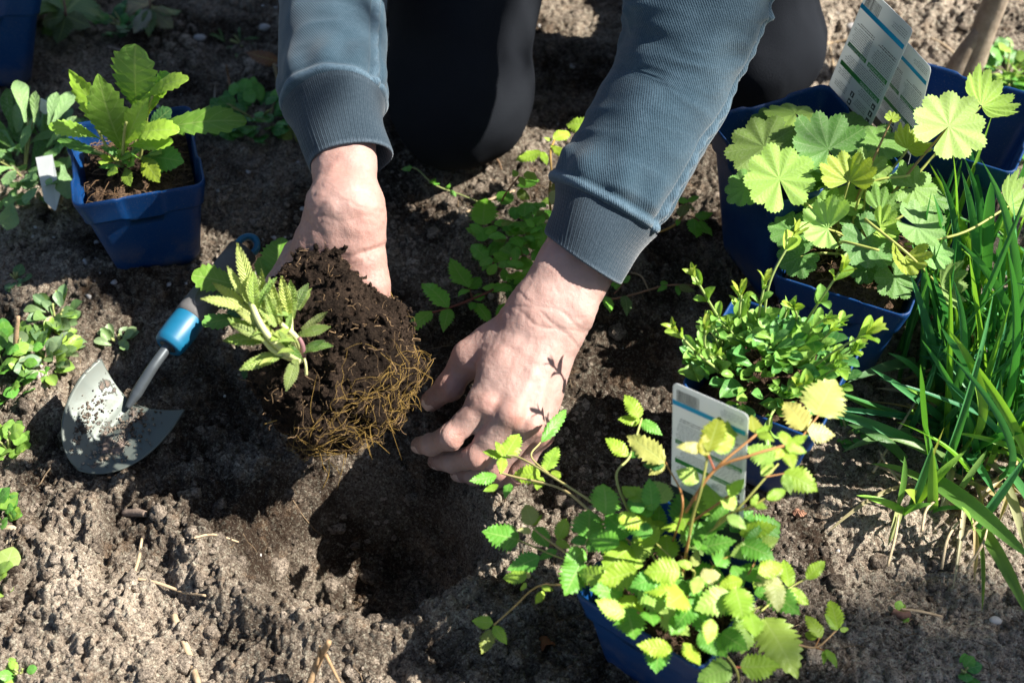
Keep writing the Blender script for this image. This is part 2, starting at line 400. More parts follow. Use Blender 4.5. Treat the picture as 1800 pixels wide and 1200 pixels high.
# ------------------------------------------------------------------ ground
HC = np.array([-.112, -.172]); HR = np.array([.098, .078]); HD = .112
def macro(x, y):
    p = np.stack([x, y, 0*x], 1)
    h = .011*vn(p*5.5, 3)+.006*vn(p*13, 4)
    q = np.stack([x*9, y*9, 0*x], 1)
    dx = (x-HC[0])/HR[0]+.16*vn(q, 8); dy = (y-HC[1])/HR[1]+.16*vn(q, 9)
    r = np.sqrt(dx*dx+dy*dy)
    h = h*(1-sstep(1.5, .9, r)*.6) - HD*(1-sstep(.35, 1.08, r))
    h = h + .017*np.exp(-((r-1.24)/.18)**2)*sstep(.25, -.6, dy)          # spoil heaped on the near side
    h = h + .010*np.exp(-(((x+.02)/.10)**2+((y-.13)/.05)**2))
    far = sstep(.9, 3., np.hypot(x, y)); h = h*(1-far)+far*.05*vn(p*1.3, 5)
    return h, r
def ground(x, y, fine=True):
    x = np.atleast_1d(np.asarray(x, float)); y = np.atleast_1d(np.asarray(y, float))
    h, r = macro(x, y)
    p = np.stack([x, y, 0*x], 1)
    wx = x+.006*vn(p*40, 21); wy = y+.006*vn(p*40, 22)
    rough = np.clip(.55+.5*vn(p*6, 30)+.55*sstep(-.05, -.25, y)*sstep(.25, -.1, x), .12, 1.25)
    smoothw = sstep(1.05, .7, r)*.1
    rough = rough*(1-smoothw)*(1-.6*sstep(.16, .24, x)*sstep(.06, -.04, y))
    wx2 = wx+.0016*vn(p*260, 25); wy2 = wy+.0016*vn(p*260, 26)
    c = .009*bumps2(wx2, wy2, .034, 11, .3)*np.clip(rough-.25, 0, 1.2)+.0036*bumps2(wx2, wy2, .017, 12, .45)*rough+.0026*bumps2(wx2, wy2, .0088, 13, .55)*(.3+.7*rough)
    c = c+.006*fbm(np.stack([wx, wy, 0*wx], 1)*34, 3, 18)*rough
    c = c+.0036*fbm(p*85, 3, 15, .6)*(.5+.5*rough)
    if fine:
        c = c+.0040*bumps2(wx, wy, .0055, 14, .7)*(.4+.7*rough)+.0022*bumps2(wx, wy, .0033, 19, .7)*(.4+.6*rough)+.0016*fbm(p*330, 2, 17)
    return h+c-.012, r
def gz(x, y): return float(ground(x, y, False)[0][0])
def axis(a, b, n, far, k):
    core = np.linspace(a, b, n); st = core[1]-core[0]; out = []; q = 0; s = st
    g = (far/st)**(1/k)
    lo = []; hi = []
    for i in range(k):
        s = s*g*.9 if i else st*1.3; q += s; lo.append(a-q); hi.append(b+q)
    return np.concatenate([lo[::-1], core, hi])
gx = axis(-.60, .60, 880, 9, 44); gy = axis(-.36, .56, 720, 9, 44)
X, Y = np.meshgrid(gx, gy, indexing='ij'); xf, yf = X.ravel(), Y.ravel()
zf, rf = ground(xf, yf)
nx, ny = len(gx), len(gy)
ii = np.arange(nx*ny).reshape(nx, ny)
ff = np.stack([ii[:-1, :-1], ii[1:, :-1], ii[1:, 1:], ii[:-1, 1:]], -1).reshape(-1, 4)
me = mesh('ground', np.stack([xf, yf, zf], 1), ff)
pp = np.stack([xf, yf, 0*xf], 1)
# dug, moist soil lies in and around the hole and where the bed was just worked; shaded ground is painted darker too; elsewhere the crust has dried
def wet_shade_map(x, y, z, r):
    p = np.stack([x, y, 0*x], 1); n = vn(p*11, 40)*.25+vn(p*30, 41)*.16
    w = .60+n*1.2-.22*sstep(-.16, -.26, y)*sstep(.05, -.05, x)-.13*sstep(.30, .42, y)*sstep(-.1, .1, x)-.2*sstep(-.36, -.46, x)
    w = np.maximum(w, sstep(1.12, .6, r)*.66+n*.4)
    d = np.hypot((x-.04)/.16, (y+.02)/.20); w = np.maximum(w, sstep(1.15, .5, d)*.88+n*.4)         # worked bed under the hands, with the shade there painted in
    d = np.hypot((x-.03)/.14, (y+.30)/.10); w = np.maximum(w, sstep(1.2, .4, d)*.70+n*.4)  # darkens the soil colour where the front plant casts its shade
    d = np.hypot((x+.24)/.13, (y+.07)/.10); w = np.maximum(w, sstep(1.2, .4, d)*.72+n*.4)  # shaded soil left of the hole, darkened in the colour
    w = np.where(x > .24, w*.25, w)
    w = w+.16*sstep(.001, -.012, z-macro(x, y)[0])  # low spots between clods get the darker tone
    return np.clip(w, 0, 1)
attr(me, 'wet_shade', wet_shade_map(xf, yf, zf, rf))
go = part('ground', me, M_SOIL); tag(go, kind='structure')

# ------------------------------------------------------------------ crumbs, fibres and grit lying on it
def ico(sub):
    bm = bmesh.new(); bmesh.ops.create_icosphere(bm, subdivisions=sub, radius=1)
    v = np.array([q.co[:] for q in bm.verts]); f = np.array([[w.index for w in q.verts] for q in bm.faces]); bm.free(); return v, f
def lumps(n, sizes, xy, sub, seed, sink=.25, flat=.8, rough=.42):
    rs = np.random.RandomState(seed); v0, f0 = ico(sub); V = []; F = []
    z, _ = ground(xy[:, 0], xy[:, 1], False)
    var = []
    for k in range(24):
        q = v0*(1+rough*vn(v0*1.6+k*9.1, 60)[:, None]+rough*.6*vn(v0*4.1+k*5.7, 61)[:, None]); var.append(q)
    var = np.array(var); a = rs.rand(n)*6.283; s = sizes[:, None]*np.stack([.8+.5*rs.rand(n), .8+.5*rs.rand(n), flat*(.8+.4*rs.rand(n))], 1)
    v = var[rs.randint(0, 24, n)]*s[:, None, :]
    ca, sa = np.cos(a)[:, None], np.sin(a)[:, None]
    v = np.stack([v[:, :, 0]*ca-v[:, :, 1]*sa, v[:, :, 0]*sa+v[:, :, 1]*ca, v[:, :, 2]], -1)
    v = v+np.stack([xy[:, 0], xy[:, 1], z+sizes*flat*(1-2*sink)*.6], 1)[:, None, :]
    m = len(v0); f = f0[None]+np.arange(n)[:, None, None]*m
    return v.reshape(-1, 3), f.reshape(-1, 3)
rs = np.random.RandomState(5)
def scatter(n, lo=-.36, hi=.52):
    q = np.stack([rs.uniform(-.6, .6, n), rs.uniform(lo, hi, n)], 1); return q
def density(xy):
    p = np.stack([xy[:, 0], xy[:, 1], 0*xy[:, 0]], 1)
    d = .45+.5*vn(p*7, 70)+.4*(xy[:, 1] < -.15)*(xy[:, 0] < .1)
    r = macro(xy[:, 0], xy[:, 1])[1]; d = np.where(r < .85, d*.7, d); d = np.where((xy[:, 0] > .25) & (xy[:, 1] < .0), d*.6, d)
    return rs.rand(len(xy)) < d
q = scatter(70000); q = q[density(q)]; s = .0009+.0024*rs.rand(len(q))**2.6
v1, f1 = lumps(len(q), s, q, 1, 1)
q = scatter(6500); q = q[density(q)]; s = .0024+.005*rs.rand(len(q))**3.5
v2, f2 = lumps(len(q), s, q, 2, 2, sink=.35)
o = part('soil_crumbs', mesh('soil_crumbs', np.vstack([v1, v2]), np.vstack([f1, f2+len(v1)])), M_CRUMB); tag(o, kind='stuff')
q = np.vstack([scatter(1100, .05), scatter(120)]); q = q[(q[:, 0] < -.1) | (q[:, 0] > .2) | (rs.rand(len(q)) < .3)]
v3, f3 = lumps(len(q), .0008+.0026*rs.rand(len(q))**4, q, 1, 3, sink=.15)
o = part('pale_grit', mesh('pale_grit', v3, f3), M_STONE); tag(o, kind='stuff')
mb = MB(); rr = random.Random(9)
for k in range(900):
    x, y = rr.uniform(-.6, .6), rr.uniform(-.34, .5)
    if macro(np.array([x]), np.array([y]))[1][0] < .8 and rr.random() < .7: continue
    L = rr.uniform(.004, .022)*(1.5 if rr.random() < .1 else 1); a = rr.uniform(0, 6.28); pts = []
    b = a
    for i in range(4):
        px_, py_ = x+math.cos(b)*L*i/3, y+math.sin(b)*L*i/3; b += rr.uniform(-.35, .35)
        pts.append((px_, py_, 0))
    z = ground([q[0] for q in pts], [q[1] for q in pts], False)[0]; zz = np.linspace(z[0], z[-1], 4)*.5+z*.5
    mb.add(*tube([(q[0], q[1], w+.0015) for q, w in zip(pts, zz)], rr.uniform(.0002, .0006), None, 3))
o = part('root_and_straw_bits', mb.build('root_and_straw_bits'), M_BARK, color=(.26, .19, .12)); tag(o, kind='stuff')
# ------------------------------------------------------------------ plant pots
def square(half, r, n):
    """rounded square, n points to a side; returns xy and the position -1..1 along the side"""
    out = []; s = []
    for k in range(4):
        a = k*math.pi/2; ca, sa = math.cos(a), math.sin(a)
        for i in range(n):
            t = -1+2*i/n; e = half-r
            if abs(t)*half <= e: x, y = half, t*half
            else:
                ph = math.copysign((abs(t)*half-e)/r*math.pi/4, t); x, y = e+r*math.cos(ph), math.copysign(e, t)+r*math.sin(ph)
            out.append((x*ca-y*sa, x*sa+y*ca)); s.append(t)
    return np.array(out), np.array(s)
def pot_mesh(top, bot, hgt, band=.028, n=40):
    th = .0014; V = []; F = []; m = 4*n
    def ring(z, half, r, outset=None, dz=None):
        xy, s = square(half, r, n)
        if outset is not None:
            d = outset(s); k = (half+d)/half; xy = xy*k[:, None]
        zz = np.full(len(xy), z)
        if dz is not None: zz = zz+dz(s)
        V.append(np.column_stack([xy, zz])); return len(V)-1
    lerp = lambda z: bot+(top-bot)*z/hgt
    panel = lambda s: .0022*(1-sstep(.36, .30, np.abs(s-.02)))+.0003
    low = lambda s: -.0035*sstep(.36, .30, np.abs(s-.02))
    foot = lambda s: .0045*sstep(.45, .38, np.abs(s))
    zb = hgt-band
    ring(0, bot-.0025, .014, None, foot); ring(.0055, bot-.0022, .014); ring(.0060, lerp(.006), .013)
    for z in np.linspace(.012, zb-.002, 7): ring(z, lerp(z), .012-.004*z/hgt)
    ring(zb, lerp(zb), .009, None, low); ring(zb+.0006, lerp(zb), .009, panel, low); ring(zb+.003, lerp(zb), .009, panel, low)
    dip = lambda s: -.0016*sstep(.40, .34, np.abs(s-.02))
    ring(hgt-.004, top, .008, panel); ring(hgt-.0008, top, .008, panel, dip); ring(hgt, top-.0006, .008, panel, dip)
    ring(hgt-.0002, top-.0016, .0075, panel, dip)
    ring(hgt-.004, top-.0026, .0075, panel); ring(zb+.002, lerp(zb)-.0016, .0075, panel); ring(zb-.001, lerp(zb)-.0024, .0075)
    ring(.004, bot-.003, .011)
    k = len(V); V = np.vstack(V)
    for a in range(k-1):
        for j in range(m): F.append((a*m+j, a*m+(j+1) % m, (a+1)*m+(j+1) % m, (a+1)*m+j))
    F.append(tuple((k-1)*m+j for j in range(m)))
    F.append(tuple(j for j in range(m-1, -1, -1)))
    return mesh('pot_wall', V, F)
def plant_pot(center, yaw, label, soil=None, size=.052, hgt=.10, zb=0., tilt=(0, 0), seed=0):
    t = thing('plant_pot', label, 'plant pot', (center[0], center[1], zb), 'square blue plastic plant pots')
    t.rotation_euler = (R(tilt[0]), R(tilt[1]), R(yaw))
    bpy.context.view_layer.update()
    me = pot_mesh(size, size*.70, hgt); o = bpy.data.objects.new('pot_wall', me); COL.objects.link(o); o.parent = t; me.materials.append(M_POT)
    if soil is not None:
        g = np.linspace(-1, 1, 56); A, B = np.meshgrid(g, g, indexing='ij'); half = size-.0042-(hgt-soil)*.15
        a, b = A.ravel()*half, B.ravel()*half; p = np.stack([a, b, 0*a+seed], 1)
        z = soil+.0035*vn(p*45, 80)+.005*bumps2(a+seed, b, .012, 81)+.0035*bumps2(a, b+seed, .006, 82)+.0015*fbm(p*350, 2, 83)-.006*(1-sstep(1, .8, np.maximum(abs(A), abs(B)).ravel()))
        n = len(g); i = np.arange(n*n).reshape(n, n); f = np.stack([i[:-1, :-1], i[1:, :-1], i[1:, 1:], i[:-1, 1:]], -1).reshape(-1, 4)
        s = mesh('potting_soil', np.stack([a, b, z], 1), f); so = bpy.data.objects.new('potting_soil', s); COL.objects.link(so); so.parent = t; s.materials.append(M_POTSOIL)
        mb = MB(); rr = random.Random(seed+3)
        for k in range(130):
            x, y = rr.uniform(-.92, .92)*half, rr.uniform(-.92, .92)*half; L = rr.uniform(.004, .02); q = rr.uniform(0, 6.28); zz = soil+.0065+rr.uniform(0, .002)
            pts = [(np.clip(x+math.cos(q+w*.5)*L*w, -half, half), np.clip(y+math.sin(q+w*.5)*L*w, -half, half), zz+.003*math.sin(w*3)*rr.random()) for w in (0, .33, .66, 1)]
            mb.add(*tube(pts, rr.uniform(.0002, .00045), None, 3))
        fo = mb.build('peat_fibres'); f_ = bpy.data.objects.new('peat_fibres', fo); COL.objects.link(f_); f_.parent = so; fo.materials.append(M_BARK); f_.color = (.24, .15, .08, 1); f_['kind'] = 'stuff'
    return t
def edge_pot(a, b, z, side, size=.052):
    """centre and yaw of a pot from two neighbouring rim corners (seen left to right) and the side it lies on"""
    A, B = P(*a, z), P(*b, z); d = B-A; L = np.linalg.norm(d[:2]); d = d/L; n = np.array([-d[1], d[0], 0])*side
    return (A+B)/2+n*size, math.degrees(math.atan2(d[1], d[0]))
HP = .106
c, y_ = edge_pot((140, 358), (348, 322), .100, 1); POT_L = c
plant_pot(c, y_, 'blue square pot on the left, holding dark soil and a yellow green seedling', .086, .052, HP, -.006, seed=1)
c, y_ = edge_pot((1362, 480), (1592, 552), .100, 1); POT_A = c
plant_pot(c, y_, 'blue square pot of round pleated leaves, in front of the two empty pots', .090, .0525, HP, -.006, seed=2)
c, y_ = edge_pot((1300, 522), (1510, 599), .100, -1); POT_P = c
plant_pot(c, y_, 'blue square pot with a dense cushion of small spoon leaves, right wall in full sun', .088, .050, HP, -.006, seed=3)
c, y_ = edge_pot((1020, 1042), (1227, 1168), .088, 1, .0475); POT_S = c
plant_pot(c, y_, 'blue square pot nearest the camera, half hidden by toothed yellow green leaves', .072, .0475, .100, -.012, seed=4)
c, y_ = edge_pot((1260, 203), (1440, 152), .135, -1, .056); POT_BL = c
plant_pot(c, y_, 'empty blue pot standing beside the bent knee on the right', .030, .056, .141, -.006, seed=5)
c, y_ = edge_pot((1595, 245), (1737, 289), .120, 1, .054); POT_BR = c
plant_pot(c, y_, 'empty blue pot in the top right, behind the long grass', .018, .054, .126, -.006, seed=6)
c = P(-35, 178, 0)
plant_pot((c[0], c[1]+.05, 0), 14, 'blue pot cut off by the left edge of the picture, behind the woolly plant', None, .053, .125, .002, (0, 10), seed=7)
# ------------------------------------------------------------------ the person: body, sleeves, cuffs, trousers
person = thing('person', 'person kneeling in dark trousers and faded teal sweatshirt, lifting a root ball beside the hole', 'person', P(800, 250, 0))
bpy.context.view_layer.update()
def q3(*a): return P(*a)
# --- hand reaching into the hole (picture right)
LH = dict(
    el=P(1222, 66, .228), cuff=P(1022, 466, .112),
    W1=P(938, 545, .095), W2=P(992, 566, .088),
    M=[P(853, 711, .063), P(896, 729, .065), P(928, 748, .056), P(948, 764, .038)],
    PI=[P(790, 768, .044), P(836, 802, .034), P(868, 824, .022), P(908, 832, .006)],
    D=[P(758, 781, .026), P(795, 812, .013), P(834, 833, .001), P(882, 848, -.010)],
    T=[P(738, 782, .012), P(768, 810, -.003), P(808, 832, -.012), P(862, 852, -.020)],
    th=[P(912, 585, .076), P(826, 630, .058), P(789, 680, .040), P(757, 706, .026)])
def hand_sdf(H, nails):
    U = np.array([0, -.45, .9])
    W1, W2, M, PI_, D, T, th = H['W1'], H['W2'], H['M'], H['PI'], H['D'], H['T'], H['th']
    nrm = np.cross(M[0]-W1, M[3]-W2); nrm /= np.linalg.norm(nrm)
    if np.dot(nrm, U) < 0: nrm = -nrm
    H['n'] = nrm
    rM = [.0110, .0112, .0104, .0094]; rP = [.0094, .0096, .0090, .0080]; rD = [.0081, .0082, .0078, .0070]; rT = [.0068, .007, .0067, .006]
    ax = (H['cuff']-H['el']); ax /= np.linalg.norm(ax)
    side = (W2-W1)/np.linalg.norm(W2-W1)
    f1 = H['cuff']+(H['el']-H['cuff'])*.30
    def f(p):
        d = cone(p, f1-side*.0105, W1-nrm*.001, .0215, .0172); d = smin(d, cone(p, f1+side*.0105, W2-nrm*.001, .0215, .0168), .020)
        pal = None
        for k in range(4):
            w = W1+(W2-W1)*(k/3.); m = cone(p, w-nrm*.003, M[k]-nrm*.005, .0150, rM[k]+.0015)
            pal = m if pal is None else smin(pal, m, .012)
        pal = smin(pal, cone(p, W2-nrm*.008, M[3]-nrm*.012, .0150, .0115), .012)
        d = smin(d, pal, .016)
        # thumb: ball of the thumb, web to the index finger
        d = smin(d, cone(p, th[0]-nrm*.006, th[1], .0180, .0128), .016)
        web = cone(p, (th[0]+th[1])/2-nrm*.004, M[0]*.62+W1*.38-nrm*.008, .0120, .0120); d = smin(d, web, .016)
        t_ = cone(p, th[1], th[2], .0122, .0102); t_ = smin(t_, cone(p, th[2], th[3], .0104, .0078), .004)
        t_ = smin(t_, ball(p, th[2]+nrm*.0015, .0106), .004); t_ = smin(t_, ball(p, th[1]+nrm*.003, .0118), .006)
        d = smin(d, t_, .009)
        for k in range(4):
            g = cone(p, M[k], PI_[k], rM[k]-.0004, rP[k]); g = smin(g, cone(p, PI_[k], D[k], rP[k]-.0006, rD[k]), .004); g = smin(g, cone(p, D[k], T[k], rD[k], rT[k]), .003)
            g = smin(g, ball(p, PI_[k]+nrm*.0018, rP[k]*.98), .005); g = smin(g, ball(p, D[k]+nrm*.0008, rD[k]*.99), .003)
            d = smin(d, g, .0034)
            d = smin(d, ball(p, M[k]+nrm*.0030, .0086), .007)                     # knuckles
            ten = cone(p, W1*.45+W2*.55+(M[k]-(W1*.45+W2*.55))*.30+nrm*.0088, M[k]+nrm*.0062, .0022, .0036); d = smin(d, ten, .008)   # tendons
        d = smin(d, ball(p, W2+nrm*.008+(H['cuff']-W2)*.22+side*.004, .0105), .010)      # head of the ulna
        # skin folds across the wrist and finger joints
        for k in range(4):
            a = (D[k]-PI_[k]); a /= np.linalg.norm(a)
            for o in (-.0035, .0, .0035):
                c = PI_[k]+a*o; s = np.abs((p-c)@a); near = np.linalg.norm(p-c, axis=1) < rP[k]*1.7
                d = d+np.where(near, .0010*np.exp(-(s/.0009)**2), 0)
        a = th[3]-th[2]; a = a/np.linalg.norm(a)
        for o in (-.003, 0, .003):
            c = th[2]+a*o; d = d+np.where(np.linalg.norm(p-c, axis=1) < .016, .0007*np.exp(-(((p-c)@a)/.0008)**2), 0)
        wc = (W1+W2)/2
        for o in (-.004, .003, .009):
            c = wc+ax*o; s = (p-c)@ax+.0025*np.sin((p@side)*160+o*400); d = d+np.where(np.linalg.norm(p-c, axis=1) < .04, .00055*np.exp(-(s/.0010)**2), 0)
        return d+.0006*vn(p*120, 90)+.00022*vn(p*420, 91)
    return f
sdfL = hand_sdf(LH, True)
allp = np.array([LH['cuff']+(LH['el']-LH['cuff'])*.3, LH['W1'], LH['W2']]+LH['M']+LH['T']+LH['th'])
hv, hf = surfnet(allp.min(0)-.034, allp.max(0)+.034, .0013, sdfL)
def redness(v, H):
    r = np.zeros(len(v)); dirt = np.zeros(len(v))
    for k in range(4):
        for c, s in ((H['M'][k]+H['n']*.010, .0095), (H['PI'][k]+H['n']*.008, .0085), (H['T'][k], .012)):
            r = np.maximum(r, np.exp(-(np.linalg.norm(v-c, axis=1)/s)**2)*.85)
        dirt = np.maximum(dirt, 1.1*np.exp(-(np.linalg.norm(v-H['T'][k], axis=1)/.011)**2))
    for c, s in ((H['th'][2], .013), (H['th'][3], .014), (H['th'][1], .013)): r = np.maximum(r, np.exp(-(np.linalg.norm(v-c, axis=1)/s)**2)*.8)
    dirt = np.maximum(dirt, .55*np.exp(-(np.linalg.norm(v-H['th'][3], axis=1)/.012)**2))
    dirt = np.maximum(dirt, .25*np.exp(-(np.linalg.norm(v-H['M'][0], axis=1)/.022)**2))
    return np.clip(r+.18*vn(v*55, 95), 0, 1), np.clip(dirt, 0, 1)
rl, dl = redness(hv, LH)

# --- hand that carries the root ball (picture left): palm up under the soil, little-finger side towards the right
RH = dict(el=P(578, -120, .225), cuff=P(608, 262, .168))
rw1, rw2 = P(590, 372, .150), P(627, 368, .153)
rp = dict(r0=P(560, 440, .124), r1=P(515, 520, .090), u0=P(627, 424, .132), u1=P(648, 500, .110), u2=P(667, 556, .086), u3=P(660, 620, .060),
          c=P(590, 520, .075))
def sdfR(p):
    f1 = RH['cuff']+(RH['el']-RH['cuff'])*.22
    sx = np.array([1., 0, 0])
    d = cone(p, f1-sx*.0065, rw1, .0195, .0160); d = smin(d, cone(p, f1+sx*.0065, rw2, .0195, .0155), .02)
    d = smin(d, ball(p, P(582, 350, .161), .0105), .016)
    d = smin(d, cone(p, rw1, rp['r0'], .0160, .0170), .02)
    d = smin(d, cone(p, rw2, rp['u0'], .0155, .0180), .02)
    pal = smin(cone(p, rp['r0'], rp['r1'], .0170, .0145), cone(p, rp['u0'], rp['u1'], .0170, .0140), .03)
    pal = smin(pal, cone(p, (rw1+rw2)/2, rp['c'], .020, .018), .022)
    d = smin(d, pal, .016)
    d = smin(d, cone(p, rp['u1'], rp['u2'], .0138, .0120), .008); d = smin(d, cone(p, rp['u2'], rp['u3'], .0115, .0090), .006)   # edge of the hand into the little finger
    d = smin(d, cone(p, P(640, 470, .120), P(648, 500, .110), .0150, .0140), .010)
    # fingers spread beneath the root ball, thumb behind it
    for a, b, c2, r in ((P(520, 540, .074), P(500, 620, .050), P(505, 680, .055), .0095), (P(555, 550, .070), P(545, 650, .043), P(555, 715, .048), .0100), (P(600, 550, .070), P(605, 655, .042), P(615, 715, .046), .0095)):
        d = smin(d, cone(p, a, b, r+.002, r), .010); d = smin(d, cone(p, b, c2, r, r-.002), .005)
    d = smin(d, cone(p, P(525, 450, .104), P(492, 500, .098), .0140, .0110), .012); d = smin(d, cone(p, P(492, 500, .098), P(478, 535, .104), .0105, .0085), .005)
    # crease where the wrist bends, and the dimple beside it
    a = P(650, 440, .136); s = (p-a)@np.array([.25, -.6, -.75]); d = d+np.where(np.linalg.norm(p-a, axis=1) < .03, .0022*np.exp(-(s/.0020)**2)*np.exp(-(np.linalg.norm(p-a, axis=1)/.02)**2), 0)
    for o in (0, .007, .016):
        c = P(606, 345, .172)+np.array([0, -1, -.4])*o; s = (p-c)@np.array([0, -.89, -.45])+.003*np.sin(p[:, 0]*150+o*300)
        d = d+np.where(np.linalg.norm(p-c, axis=1) < .035, .0004*np.exp(-(s/.0011)**2), 0)
    return d+.0008*vn(p*110, 92)+.00025*vn(p*420, 93)
allr = np.array([RH['cuff']+(RH['el']-RH['cuff'])*.22, rw1, rp['r1'], rp['u3'], P(505, 680, .055), P(615, 715, .046), P(478, 535, .1)])
rv, rf_ = surfnet(allr.min(0)-.034, allr.max(0)+.034, .0014, sdfR)
rr_ = np.clip(.30+.35*np.exp(-(np.linalg.norm(rv-P(655, 455, .12), axis=1)/.02)**2)+.25*vn(rv*45, 96), 0, 1)
rd_ = np.clip(1.0*np.exp(-(np.linalg.norm(rv-P(590, 500, .10), axis=1)/.034)**2)+.12, 0, 1)

# --- the rest of the body (mostly above the picture), coarser
KR, KL = P(808, 312, .0), P(1312, 225, .0)        # knees on the soil
KR = KR+np.array([0, .045, .062]); KL = KL+np.array([.0, .045, .062])
HIP = np.array([(KR[0]+KL[0])/2, .50, .46]); hipR, hipL = HIP+np.array([-.10, 0, 0]), HIP+np.array([.10, 0, 0])
CH = np.array([HIP[0]-.02, .44, .80]); shR, shL = CH+np.array([-.19, -.02, .02]), CH+np.array([.19, -.02, .02])
HEAD = CH+np.array([-.01, -.12, .235])
ftR, ftL = KR+np.array([-.02, .42, -.01]), KL+np.array([.02, .42, -.01])
def sdfB(p):
    d = cone(p, HIP, CH, .125, .14); d = smin(d, cone(p, hipR, hipL, .10, .10), .06)
    for h, k, f in ((hipR, KR, ftR), (hipL, KL, ftL)):
        d = smin(d, cone(p, h, k, .075, .052), .03); d = smin(d, cone(p, k, f, .05, .033), .02)
    for s, H in ((shR, RH), (shL, LH)):
        d = smin(d, cone(p, s, H['el'], .048, .036), .03); d = smin(d, cone(p, H['el'], H['cuff']+(H['el']-H['cuff'])*.15, .034, .020), .01)
    d = smin(d, cone(p, shR, shL, .06, .06), .05)
    d = smin(d, cone(p, CH+np.array([0, -.02, .06]), HEAD+np.array([0, .01, -.05]), .055, .05), .03)
    q = (p-HEAD)/np.array([.078, .098, .115]); h = (np.linalg.norm(q, axis=1)-1)*.085; h = smin(h, cone(p, HEAD+np.array([0, -.065, -.055]), HEAD+np.array([0, -.075, -.085]), .042, .026), .03)
    h = smin(h, cone(p, HEAD+np.array([0, -.098, .012]), HEAD+np.array([0, -.118, -.028]), .008, .013), .008)
    for s in (-1, 1):
        h = smin(h, cone(p, HEAD+np.array([s*.08, .0, .02]), HEAD+np.array([s*.083, .005, -.025]), .014, .010), .008)
        h = -smin(-h, ball(p, HEAD+np.array([s*.032, -.108, .010]), .014), .012); h = smin(h, ball(p, HEAD+np.array([s*.032, -.083, .008]), .012), .003)
    m = cone(p, HEAD+np.array([-.022, -.108, -.055]), HEAD+np.array([.022, -.108, -.055]), .006, .006); h = smin(h, m, .006)
    return smin(d, h, .02)
bv, bf = surfnet((-.40, .0, -.02), (.50, 1.05, 1.22), .011, sdfB)
me = mesh('body', np.vstack([bv, hv, rv]), np.vstack([bf, hf+len(bv), rf_+len(bv)+len(hv)]))
z0 = np.zeros(len(bv)); attr(me, 'red', np.concatenate([z0, rl, rr_])); attr(me, 'dirt', np.concatenate([z0, dl, rd_]))
body = part('body', me, M_SKIN, person)
# nails
def fingernail(tip, base, n, w=.0058, L=.011, r=.0068):
    a = np.array(tip)-np.array(base); a /= np.linalg.norm(a); n = n-a*np.dot(n, a); n /= np.linalg.norm(n); s = np.cross(a, n); V = []; F = []
    for i in range(8):
        u = i/7; half = w*(1-.35*max(0, (u-.6)/.4)**2)*(1-.3*max(0, (.2-u)/.2)**2)
        for j in range(7):
            t = -1+2*j/6; th_ = t*half/r; V.append(np.array(tip)+a*(u*L-L*.62)+s*r*math.sin(th_)+n*(r*math.cos(th_)+.0004-.0012*u*u))
    F = [(i*7+j, i*7+j+1, (i+1)*7+j+1, (i+1)*7+j) for i in range(7) for j in range(6)]
    o = part('fingernail', mesh('fingernail', V, F), M_NAIL, body); so = o.modifiers.new('thick', 'SOLIDIFY'); so.thickness = .0006
for k in range(3): fingernail(LH['T'][k], LH['D'][k], LH['n']+np.array([-.3, -.5, 0]), r=.0070)
fingernail(LH['th'][3], LH['th'][2], LH['n']+np.array([-.75, -.25, 0]), .0066, .0125, .0080)
# hair
def sdfH(p):
    q = (p-HEAD-np.array([0, .012, .012]))/np.array([.088, .106, .120]); d = (np.linalg.norm(q, axis=1)-1)*.09
    return smax(d, (p-HEAD)@np.array([0, -.8, -.6])-.030, .01)+.004*vn(p*60, 97)
v, f = surfnet(HEAD-.14, HEAD+.15, .006, sdfH); part('hair', mesh('hair', v, f), M_HAIR, person)

# --- trousers
def sdfT(p):
    d = cone(p, hipR, hipL, .118, .118)
    for h, k, f in ((hipR, KR, ftR), (hipL, KL, ftL)):
        g = smin(cone(p, h, k+np.array([0, .004, .012]), .100, .0635), cone(p, k, f, .0620, .048), .022)
        g = smin(g, ball(p, k+np.array([0, -.004, .002]), .064), .02)
        d = smin(d, g, .03)
    d = smin(d, cone(p, HIP, HIP+np.array([0, -.02, .10]), .13, .13), .04)
    w = p+.02*np.stack([vn(p*9, 1), vn(p*9, 2), vn(p*9, 3)], 1)
    return d+.0035*vn(w*np.array([26, 26, 14]), 98)+.0015*np.abs(vn(w*np.array([50, 50, 30]), 99))
v, f = surfnet((KR[0]-.2, .12, -.05), (KL[0]+.2, 1.05, .72), .0055, sdfT); part('trousers', mesh('trousers', v, f), M_TROUSER, person)

